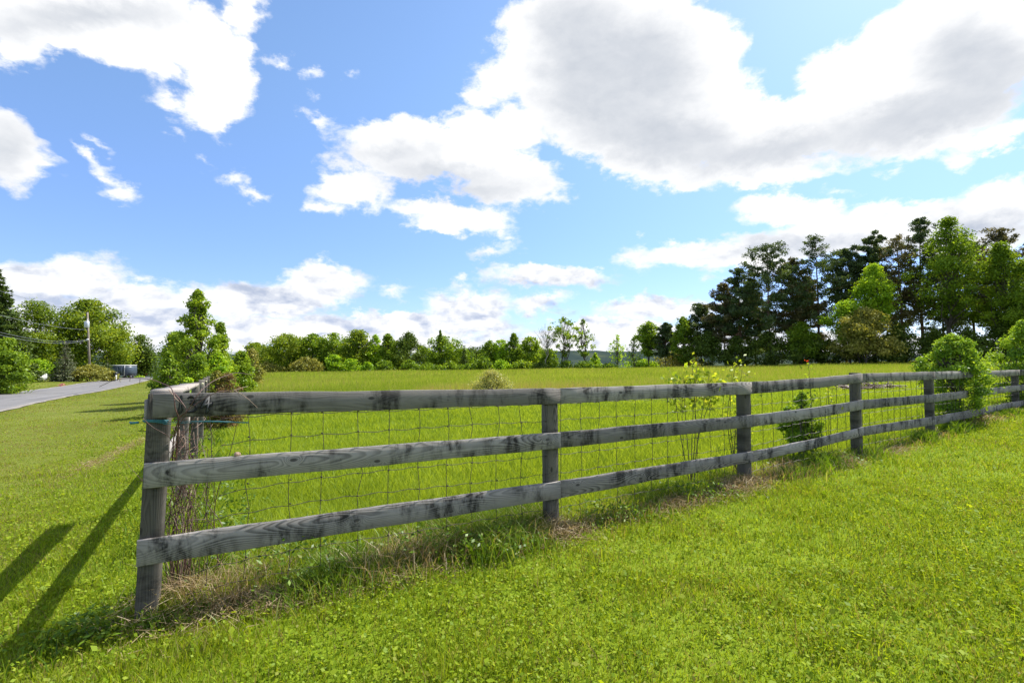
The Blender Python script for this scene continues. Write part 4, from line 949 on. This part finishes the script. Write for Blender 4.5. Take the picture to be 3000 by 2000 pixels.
# tree line beyond the field
TL = [(585, 793, 62, 100, 'maple', 'small rounded tree at the left end of the far tree line', {}),
      (662, 774, 92, 96, 'maple', 'broad dark-trunked tree, first big one of the far line', dict(cb=.12, nc=26)),
      (718, 773, 62, 97, 'green', 'rounded green tree right of the first big tree', {}),
      (765, 770, 66, 98, 'green', 'leafy tree in the thick left half of the far line', {}),
      (822, 763, 72, 97, 'maple', 'tallest brownish-green tree of the left half of the far line', {}),
      (862, 776, 48, 98, 'fresh', 'light green tree right of the brownish-green one', dict(form='ovate')),
      (890, 772, 48, 96, 'green', 'upright tree left of the darker pointed one', dict(form='ovate')),
      (938, 769, 74, 97, 'dark', 'darker green tree with twin pointed tops', dict(form='ovate', nc=26)),
      (1018, 779, 80, 97, 'green', 'rounded tree behind the slim poplar', dict(form='round', cb=.08)),
      (1011, 764, 20, 95, 'green', 'slim pointed poplar standing above its rounded neighbour', dict(form='ovate', cb=.1)),
      (1098, 803, 70, 120, 'dark', 'low distant dark tree behind the small dark spruce', {}),
      (1126, 788, 42, 98, 'green', 'small rounded tree right of the dark spruce', {}),
      (1151, 786, 40, 97, 'fresh', 'light green tree between two taller ones', {}),
      (1180, 771, 40, 96, 'green', 'narrow upright tree left of the bare tree', dict(form='ovate')),
      (1218, 780, 52, 97, 'green', 'rounded tree just left of the bare tree', {}),
      (1298, 728, 72, 92, 'green', 'tall open-crowned ash with a slanting dark trunk', dict(form='vase', cb=.24, nc=64, clump=.085, lean=-.03, trunk_w=.16, fill=.8, exact=1, nl=1900, leaf=.36, stems=3)),
      (1340, 731, 46, 93, 'green', 'tall narrow ash on two thin trunks right of the open-crowned ash', dict(form='ovate', cb=.26, stems=2, nc=46, clump=.11, fill=.8, exact=1, nl=1000, leaf=.36)),
      (1262, 800, 44, 94, 'green', 'low tree under the bare branches', {}),
      (1367, 810, 30, 94, 'fresh', 'small pointed bright tree in the gap before the hills', dict(form='ovate')),
      (1418, 768, 36, 90, 'fresh', 'sparse light green tree with thin top right of the gap', dict(form='ovate', cb=.2, nl=420)),
      (1456, 774, 40, 88, 'green', 'narrow tree right of the sparse light green one', dict(form='ovate')),
      (1490, 737, 54, 87, 'green', 'tall double-topped green tree left of the pine stand', dict(form='column', cb=.25)),
      (1570, 726, 54, 83, 'green', 'fresh green tree in front of the first pines', dict(form='ovate', cb=.1))]
for (px, pt, wp_x, y, mt, lb_, kw) in TL: bl(px, pt - (7 if px < 1240 else 0), wp_x * (1.0 if wp_x < 32 else 1.35), y, mt, lb_, group='trees of the far tree line', **dict(dict(cb=.04, clump=.155), **kw))
REAR = [(630, 792, 90, 'green', 'low rear tree behind the small rounded one at the left end'), (690, 780, 100, 'green', 'rear tree closing the gap behind the first big tree'), (742, 780, 90, 'maple', 'rear tree behind the leafy left half'), (800, 776, 100, 'green', 'rear tree just left of the tallest brownish-green tree'),
        (905, 782, 100, 'maple', 'rear tree behind the darker twin-topped tree'), (975, 796, 80, 'green', 'low rear tree left of the slim poplar'), (1060, 800, 90, 'green', 'low rear tree around the small dark spruce'), (1140, 800, 90, 'maple', 'low rear tree right of the small dark spruce'), (1195, 792, 80, 'green', 'rear tree behind the narrow upright tree'), (1240, 798, 70, 'maple', 'rear tree behind the bare tree')]
for (px, pt, wp_x, mt, lb_) in REAR: bl(px, pt, wp_x, 106, mt, lb_, group='trees of the far tree line', cb=.02, clump=.15, form='dome')
x, y, h, wd = spot(1066, 790, 30, 96); spruce(x, y, h, wd, 'spruce', 'small dark pointed spruce in the middle of the far tree line', 60, 1800, .35)
# bare tree
SEED[0] += 1; x, y, h, wd = spot(1254, 742, 62, 91); rgb = np.random.default_rng(3)
bt = thing('bare_tree', (x, y, H1(x, y)), 'bare dead tree with fine leafless branches left of the open-crowned ash', 'tree'); mb = MB()
mb.tube(curve_pts((0, 0, -.2), (.2, 0, h * .6), rgb, 6, .02), np.linspace(.13, .06, 6), 6)
for k in range(26):
    z0 = h * rgb.uniform(.3, .6); a = rgb.uniform(0, 6.28); L = rgb.uniform(.5, 1) * wd * .5; tip = (.2 + math.cos(a) * L, math.sin(a) * L, min(h, z0 + h * rgb.uniform(.25, .5)))
    pts = curve_pts((.15, 0, z0), tip, rgb, 5, .05); mb.tube(pts, np.linspace(.05, .014, 5), 4, False)
    for q in range(3): s_ = pts[2 + q % 2]; mb.tube([s_, s_ + [rgb.normal(0, .5), rgb.normal(0, .5), rgb.uniform(.4, 1.3)]], [.022, .01], 4, False)
mb.build('trunk', M['deadbark'], bt)
# shrubs at the foot of the far line
SHR = [(612, 835, 70, 'olive', 'low olive bush at the left foot of the far line'), (706, 822, 84, 'olive', 'wide olive thicket in front of the first big tree'), (768, 812, 40, 'fresh', 'bright sapling bush right of the wide olive thicket'),
       (805, 816, 44, 'fresh', 'bright upright bush under the brownish-green tree'), (846, 828, 36, 'fresh', 'small bright bush left of the darker bushes'), (885, 834, 44, 'green', 'low green bush under the upright tree'),
       (940, 824, 50, 'green', 'green bush under the twin-topped tree'), (985, 830, 56, 'green', 'low bush left of the slim poplar foot'), (1035, 828, 44, 'green', 'low bush right of the slim poplar foot'),
       (1075, 830, 46, 'green', 'bush at the foot of the small dark spruce'), (1110, 826, 46, 'green', 'low bush behind the silvery foreground shrub'), (1150, 832, 44, 'fresh', 'bright low bush right of the silvery shrub'),
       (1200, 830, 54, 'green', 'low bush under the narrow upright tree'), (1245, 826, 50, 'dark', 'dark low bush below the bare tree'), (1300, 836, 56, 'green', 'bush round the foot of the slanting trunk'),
       (1345, 832, 48, 'green', 'bush below the two thin trunks'), (1400, 826, 56, 'green', 'rounded green bush in the gap before the hills'), (1480, 820, 80, 'fresh', 'wide leafy bush under the double-topped tree'), (1560, 797, 120, 'olive', 'large olive thicket in front of the pine stand')]
for (px, pt, wp_x, mt, lb_) in SHR:
    pt += random.Random(px * 3).uniform(-9, 10)
    y = 91 - 6 * max(0, (px - 1300) / 300) + random.Random(px).uniform(-1.5, 1.5); sh(px, pt, wp_x * 1.2, y, mt, lb_, group='shrubs at the foot of the far tree line', nc=26, clump=.15, form=random.Random(px * 7).choice(['dome', 'ovate', 'round']), tone=random.Random(px).uniform(-.2, .05))
# pine stand on the right
PN = [(1527, 748, 44, 86, 'pine', 'small dark pine left of the fresh green tree', {}), (1612, 704, 70, 84, 'pine', 'first tall dark pine at the left end of the stand', {}), (1664, 655, 74, 80, 'brownpine', 'pale-tipped pine second from the left of the stand', {}),
      (1704, 620, 72, 78, 'pine', 'pine leaning on the tallest left-hand pine', {}), (1769, 564, 112, 75, 'pine', 'broad dark pine topping the left part of the stand', dict(needles=13000)), (1824, 600, 84, 76, 'brownpine', 'rusty pine between the two tall dark ones', {}),
      (1882, 546, 100, 74, 'pine', 'tall ragged pine in the middle of the stand', dict(needles=8000)), (1943, 577, 72, 76, 'pine', 'thin pine right of the tall ragged one', dict(cb=.55)), (2006, 546, 80, 75, 'pine', 'bare-trunked pine with a tufted top above the bright maple', dict(cb=.6, nb=40)),
      (2080, 546, 104, 71, 'brownpine', 'brown dying pine with a leaning trunk', dict(needles=6000, lean=-.03)), (2122, 505, 82, 72, 'pine', 'tall narrow pine left of the tallest broadleaf', {}), (2310, 532, 110, 68, 'brownpine', 'brownish pine top near the right edge', {}),
      (2240, 560, 90, 72, 'pine', 'dark pine hidden between the two big broadleaf trees', {}), (1735, 650, 60, 84, 'pine', 'rear pine filling the gap left of the rusty pine', dict(cb=.16)), (1850, 640, 60, 85, 'brownpine', 'rear pine behind the middle of the stand', dict(cb=.16)), (2040, 640, 70, 82, 'pine', 'rear pine behind the brown dying one', dict(cb=.16)), (2165, 600, 70, 80, 'pine', 'rear pine behind the tallest broadleaf', dict(cb=.16)), (2390, 560, 110, 66, 'pine', 'pine beyond the right edge of the stand', {})]
for (px, pt, wp_x, y, mt, lb_, kw) in PN: pn(px, pt, wp_x, y, mt, lb_, group='pines of the right-hand stand', **kw)
bl(2186, 498, 190, 66, 'green', 'tallest broadleaf tree, bright green, rising among the pines', form='ovate', cb=.3, nc=70, clump=.12, nl=12000)
bl(2306, 555, 165, 63, 'green', 'second big broadleaf tree near the right edge', form='ovate', cb=.22, nc=60, clump=.125, nl=9500)
bl(2372, 590, 150, 60, 'green', 'broadleaf tree cut by the right edge behind the fence bush', form='ovate', cb=.2, nl=6000)
bl(2010, 605, 105, 69, 'fresh', 'bright yellow-green maple lit among the dark pines', form='ovate', cb=.38, nc=26, nl=5500)
bl(1952, 690, 100, 69, 'fresh', 'light green young tree left of the bright maple', form='round', cb=.3, nl=2500)
bl(1990, 708, 165, 66, 'olive', 'wide pale flowering shrub tree below the bright maple', form='dome', cb=.15, nc=44, clump=.13, nl=9000, stems=3, tone=.1)
bl(1840, 738, 90, 72, 'green', 'small green understory tree between the pine trunks', form='dome', cb=.2, nl=2200)
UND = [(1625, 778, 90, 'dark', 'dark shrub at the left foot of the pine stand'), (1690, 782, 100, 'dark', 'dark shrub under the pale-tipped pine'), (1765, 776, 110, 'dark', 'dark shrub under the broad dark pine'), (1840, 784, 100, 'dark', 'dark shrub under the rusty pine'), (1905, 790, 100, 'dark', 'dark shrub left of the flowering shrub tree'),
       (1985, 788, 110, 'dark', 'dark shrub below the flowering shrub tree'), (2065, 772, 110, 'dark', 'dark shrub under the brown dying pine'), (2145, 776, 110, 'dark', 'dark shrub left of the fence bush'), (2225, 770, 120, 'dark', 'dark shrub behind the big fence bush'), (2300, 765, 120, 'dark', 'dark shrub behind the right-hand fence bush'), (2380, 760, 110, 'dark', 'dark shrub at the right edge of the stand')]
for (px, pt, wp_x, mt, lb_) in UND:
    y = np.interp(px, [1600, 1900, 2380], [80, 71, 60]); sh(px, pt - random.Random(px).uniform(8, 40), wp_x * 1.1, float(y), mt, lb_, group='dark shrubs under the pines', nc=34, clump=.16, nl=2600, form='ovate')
# shrubs standing along the front fence and in the pasture
sh(1125, 850, 130, 21, 'pale', 'silvery yellow shrub alone in the pasture behind the first rail', nl=6500, leaf=.07, nc=40, clump=.13, asp=.4, form='dome')
sh(2188, 768, 160, 10.35, 'bushy', 'big yellow-green bush growing through the fence', nl=17000, leaf=.055, nc=80, clump=.12, form='column', cb=.02, asp=.5)
sh(2352, 732, 150, 12.9, 'bushy', 'tall fence bush cut by the right edge', nl=11000, leaf=.06, nc=50, clump=.12, form='ovate', asp=.5)
sh(1840, 898, 96, 7.15, 'bushy', 'leafy green shrub behind the middle rails of the third bay', nl=5200, leaf=.045, nc=34, clump=.14, form='ovate', cb=.15, asp=.45)

def sapling(name, label, base, tips, leaf, n_leaf, mat, r0, seed, zmin, spread, stem='stem', cat='sapling'):
    rg = np.random.default_rng(seed); g = H1(*base); org = np.array([base[0], base[1], g]); root = thing(name, tuple(org), label, cat); tb, lb = MB(), MB()
    P_ = []
    for tp in tips:
        tp = np.array(tp); b = np.array([base[0] + rg.normal(0, .03), base[1] + rg.normal(0, .03), g - .02])
        mid = b + (tp - b) * .5 + [rg.normal(0, .05), rg.normal(0, .04), 0]
        cane(tb, [b, mid, tp], r0, r0 * .3, 12)
        for k in range(n_leaf):
            f = rg.uniform(zmin, 1.02); p = (b * (1 - f) ** 2 + 2 * mid * f * (1 - f) + tp * f * f) + rg.normal(0, spread, 3) * [1, 1, .8]; P_.append(p)
            if k % 3 == 0: q = b * (1 - f) ** 2 + 2 * mid * f * (1 - f) + tp * f * f; tb.tube([q, p], [.0016, .0008], 3, False)
    P_ = np.array(P_); n = len(P_)
    rhombi(lb, P_, rg.normal(0, .7, (n, 3)) + [0, -.4, .5], leaf * rg.uniform(.6, 1.3, n), leaf * .62 * rg.uniform(.7, 1.2, n), np.clip(.55 + rg.normal(0, .22, n), 0, 1), rg)
    tb.build('stems', M[stem], root, org); lb.build('leaves', M[mat], root, org, tone=True)
    return root
b = at(1588, 1000, 5.75); sapling('vine', 'yellow-leaved vine on thin stems spilling over the top rail of the second bay', (b[0], 5.75), [at(1545, 868, 5.7), at(1600, 845, 5.72), at(1570, 866, 5.75), at(1630, 858, 5.7), at(1650, 872, 5.75), at(1590, 836, 5.75)], .07, 62, 'yellow', .007, 5, .74, .065)
b = at(1692, 1000, 6.15); sapling('sapling', 'upright light green sapling against the third fence post', (b[0], 6.15), [at(1692, 826, 6.1), at(1705, 845, 6.1), at(1680, 860, 6.1), at(1712, 858, 6.1)], .05, 85, 'yellow', .007, 6, .25, .07)
b = at(1868, 960, 7.0); sapling('sapling', 'single red-tipped sapling rising above the third bay', (b[0], 7.0), [at(1857, 835, 7.0), at(1868, 905, 7.0), at(1850, 930, 7.0)], .055, 46, 'green', .006, 7, .35, .055)
mb = MB(); tipp = at(1855, 829, 7.0); rhombi(mb, tipp + np.random.default_rng(2).normal(0, .012, (7, 3)), np.random.default_rng(3).normal(0, 1, (7, 3)), .026, .008, .5, np.random.default_rng(4))
b = at(1905, 880, 7.2); sapling('sapling', 'small yellow shoot showing over the rail right of the red-tipped sapling', (b[0], 7.2), [at(1905, 862, 7.2), at(1915, 868, 7.2)], .05, 26, 'yellow', .005, 8, .6, .05)
M['redtip'] = foliage('red_young_leaves', (.25, .03, .02), (.4, .06, .03), (.45, .15, .05), .4)
sap = [o for o in bpy.data.objects if o.get('label', '').startswith('single red-tipped')][0]
mb.build('red_tip', M['redtip'], sap, np.array(sap.location), tone=True)
# brush heap in the pasture
bp_ = at(2000, 890, 19.5); hb = H1(bp_[0], bp_[1]); heap = thing('brush_heap', (bp_[0], bp_[1], hb), 'low heap of reddish cut brush lying in the pasture beyond the third bay', 'brush heap'); mb = MB(); rgb = np.random.default_rng(8)
for k in range(120):
    a = rgb.uniform(0, 6.28); c = np.array([rgb.uniform(-1.4, 1.4), rgb.normal(0, .3), abs(rgb.normal(0, .10)) + .03]); d = np.array([math.cos(a), math.sin(a) * .5, rgb.normal(0, .2)]) * rgb.uniform(.2, .6)
    mb.tube([c - d, c + d], [.018, .008], 4, False)
mb.build('branches', M['cane'], heap)

# ------------------------------------------------------------------ utility pole, wires
pb = at(207, 870, 65); pg = H1(pb[0], pb[1]); pr_ = (pb[0], pb[1], pg)
pole = thing('utility_pole', pr_, 'leaning wooden utility pole with a pale transformer beside the road', 'utility pole')
ptop = at(201, 717, 65); mb = MB(); tip = np.array(ptop) - pr_
mb.tube([(0, 0, -.3), tip * .5, tip], [.145, .125, .095], 12); mb.build('shaft', M['pole'], pole)
tc = at(199.5, 745, 64.7) - np.array(pr_); mb = MB(); mb.tube([tc + (0, 0, -.45), tc + (0, 0, -.40), tc + (0, 0, .38), tc + (0, 0, .45)], [.24, .27, .27, .22], 14)
tr_ = mb.build('transformer', M['galv'], pole); mb = MB(); mb.tube([tc + (0.05, 0, .43), tc + (.05, 0, .72)], [.05, .035], 8); mb.build('bushing', M['white'], tr_)
mb = MB(); q = at(201, 780, 64.85) - np.array(pr_); mb.box(q - (.10, .10, .12), q + (.10, .10, .12)); mb.build('bracket', M['galv'], pole)
WL = [((202, 719), (0, 668), 'topmost overhead wire running from the pole tip'), ((203, 757), (0, 724), 'second overhead wire below the transformer'), ((203, 779), (0, 763), 'upper one of the two lowest overhead wires'), ((203, 781), (0, 769), 'lowest overhead wire on the pole')]
for k, (a_, b_, lb_) in enumerate(WL):
    A_ = at(*a_, 64.85); yb = 36.0; B_ = at(b_[0], b_[1], yb); d = B_ - A_; E_ = A_ + d * 1.45; mb = MB(); sg = (.25, .5, 1.0, 1.1)[k]
    pts = [A_ + (E_ - A_) * t_ + (0, 0, -sg * 4 * (t_ * (1 - t_)) + sg * 4 * .69 * .31 * t_ / .69) for t_ in np.linspace(0, 1, 24)]
    mb.tube(pts, .016 if k else .011, 5); tag(mb.build('overhead_wire', M['cable'], loc=tuple(A_)), lb_, 'wire', 'overhead wires on the utility pole')

# ------------------------------------------------------------------ trailer, mailbox, stop sign, guard rail, house
ty = 78.0; tb0 = at(279, 868, ty); tg_ = H1(tb0[0], ty); trl = thing('cargo_trailer', (tb0[0], ty, tg_), 'blue-grey enclosed cargo trailer with white trim parked beyond the mailbox', 'trailer', rz=R(-14))
Lh, Wh, z0, z1 = 1.85, .95, .42, 2.05
mb = MB(); cr_ = [(-Lh, z0), (Lh, z0), (Lh + .12, z0 + .5), (Lh + .10, z1 - .35), (Lh - .05, z1 - .06), (-Lh, z1 - .06)]
V = [(a, -Wh, b_) for a, b_ in cr_] + [(a, Wh, b_) for a, b_ in cr_]; n = len(cr_)
mb.add(V, [list(range(n))], [list(range(2 * n - 1, n - 1, -1))], [(i, i + n, (i + 1) % n + n, (i + 1) % n) for i in range(n)]); mb.build('body', M['navy'], trl)
mb = MB(); mb.box((-Lh - .04, -Wh - .04, z1 - .05), (Lh + .02, Wh + .04, z1 + .04)); mb.build('roof', M['white'], trl)
mb = MB(); mb.box((Lh - .06, -Wh - .03, z0), (Lh + .06, -Wh - .004, z1 - .06)); mb.box((-Lh, -Wh - .02, z0 - .05), (Lh, -Wh - .003, z0 + .02)); mb.build('trim', M['white'], trl)
mb = MB(); mb.box((.35, -Wh - .02, z0 + .08), (1.3, -Wh - .006, z1 - .18)); dr = mb.build('door', M['navy'], trl)
mb = MB()
for a in (.33, 1.28): mb.box((a, -Wh - .026, z0 + .06), (a + .04, -Wh - .021, z1 - .16))
mb.build('frame', M['galv'], dr)
def wheel(px_, py_):
    mb = MB(); mb.tube([(px_, py_ - .11, .33), (px_, py_ - .09, .33), (px_, py_ + .09, .33), (px_, py_ + .11, .33)], [.28, .33, .33, .28], 18); wl = mb.build('wheel', M['tyre'], trl)
    mb = MB(); mb.tube([(px_, py_ - .125, .33), (px_, py_ - .112, .33)], [.17, .18], 14); mb.build('rim', M['white'], wl)
wheel(-.5, -Wh + .12); wheel(-.5, Wh - .12)
mb = MB(); mb.tube([(Lh, -.5, .45), (Lh + 1.1, 0, .45)], .05, 6); mb.tube([(Lh, .5, .45), (Lh + 1.1, 0, .45)], .05, 6); mb.build('tongue', M['black'], trl)
mb = MB(); mb.tube([(Lh + .75, -.45, .30), (Lh + .75, -.28, .30)], [.30, .30], 16); sp_ = mb.build('wheel', M['tyre'], trl); mb = MB(); mb.tube([(Lh + .75, -.465, .30), (Lh + .75, -.452, .30)], .16, 12); mb.build('rim', M['white'], sp_)

my = 61.0; m0 = at(266, 872, my); mg = H1(m0[0], my); mail = thing('mailbox', (m0[0], my, mg), 'black mailbox on a white post at the road edge', 'mailbox')
mb = MB(); mb.box((-.07, -.07, -.2), (.07, .07, .95)); mb.build('post', M['white'], mail)
mb = MB(); V = []
for yq in (-.24, .24):
    V += [(-.16, yq, .955), (.16, yq, .955), (.16, yq, 1.09), (.11, yq, 1.17), (0, yq, 1.2), (-.11, yq, 1.17), (-.16, yq, 1.09)]
mb.add(V, [list(range(7))], [list(range(13, 6, -1))], [(i, i + 7, (i + 1) % 7 + 7, (i + 1) % 7) for i in range(7)]); mb.build('box', M['black'], mail)

sy = 104.0; s_c = at(333, 859.5, sy); sg_ = H1(s_c[0], sy); stp = thing('stop_sign', (s_c[0], sy, sg_), 'red octagonal stop sign among the dark trees at the road end', 'sign')
zc = s_c[2] - sg_; mb = MB(); mb.tube([(0, .06, -.3), (0, .06, zc + .3)], .035, 8); mb.build('post', M['galv'], stp)
def octo(r_, y0, y1):
    pl_ = [(r_ * math.cos(R(22.5 + 45 * k)), zc + r_ * math.sin(R(22.5 + 45 * k))) for k in range(8)]; return plate(pl_, y0, y1)
octo(.46, -.004, .01).build('panel', M['red'], stp)
mb = MB()
GLY = {'S': [(1, .85, .5, 1), (.5, 1, 0, .75), (0, .75, 1, .3), (1, .3, .5, 0), (.5, 0, 0, .15)], 'T': [(0, 1, 1, 1), (.5, 1, .5, 0)], 'O': [(0, 0, 0, 1), (0, 1, 1, 1), (1, 1, 1, 0), (1, 0, 0, 0)], 'P': [(0, 0, 0, 1), (0, 1, 1, 1), (1, 1, 1, .5), (1, .5, 0, .5)]}
for k, ch in enumerate('STOP'):
    for (a0, b0, a1, b1) in GLY[ch]:
        q0 = np.array([-.31 + k * .165 + a0 * .11, -.010, zc - .13 + b0 * .26]); q1 = np.array([-.31 + k * .165 + a1 * .11, -.010, zc - .13 + b1 * .26]); mb.tube([q0, q1], .016, 4)
mb.build('lettering', M['white'], stp)

gy0 = 90.0; ga = at(330, 866, gy0); gb_ = at(384, 865, gy0 - 2); gr = thing('guard_rail', (ga[0], gy0, H1(ga[0], gy0)), 'low steel guard rail beneath the stop sign at the road end', 'guard rail'); go = np.array([ga[0], gy0, H1(ga[0], gy0)])
hg = ga[2] - go[2]; dgv = np.array([gb_[0] - ga[0], -2.0]); mb = MB(); V = []
prof_w = [(-.02, -.16), (.05, -.10), (.05, -.05), (-.02, 0), (.05, .05), (.05, .10), (-.02, .16)]
for f in (0, 1):
    for (a, b_) in prof_w: V.append((dgv[0] * f, dgv[1] * f - a, hg + b_))
for (a, b_) in prof_w: V.append((0, .03 - a, hg + b_))
mb.add(V[:14], [(i, i + 1, i + 8, i + 7) for i in range(6)]); mb.build('beam', M['galv'], gr)
for f in (.05, .35, .65, .95):
    p = dgv * f; mb = MB(); mb.box((p[0] - .06, p[1] + .03, -1.0), (p[0] + .06, p[1] + .15, hg + .15)); mb.build('post', M['galv'], gr)

hy = 60.0; hp = at(64, 860, hy); hg_ = H1(hp[0], hy); hs = thing('garden_shed', (hp[0], hy, hg_), 'small white shed mostly hidden behind the bush at the left edge', 'shed')
mb = MB(); mb.box((-2.4, 0, -.3), (.3, 2.2, 1.35)); mb.build('wall', M['white'], hs)
mb = MB(); mb.add([(-2.6, -.2, 1.32), (.5, -.2, 1.32), (.5, 2.4, 1.32), (-2.6, 2.4, 1.32), (-2.6, 1.1, 1.95), (.5, 1.1, 1.95)], [(0, 1, 5, 4), (2, 3, 4, 5), (0, 3, 2, 1)], [(1, 2, 5), (3, 0, 4)]); mb.build('roof', M['roofing'], hs)
mb = MB(); mb.box((-.75, -.03, .05), (-.05, -.004, 1.2)); mb.build('door', M['white'], hs)
# pink flowers on the far lawn
fp_ = at(141, 866, 47); fl = thing('flower_clump', (fp_[0], 47, H1(fp_[0], 47)), 'small clump of pink flowers on the lawn across the road', 'flowers'); mb = MB(); rgf = np.random.default_rng(4)
rhombi(mb, rgf.normal(0, .14, (60, 3)) * [1.4, 1, .6] + [0, 0, .16], rgf.normal(0, 1, (60, 3)), .12, .09, rgf.random(60), rgf); mb.build('petals', M['pink'], fl, tone=True)
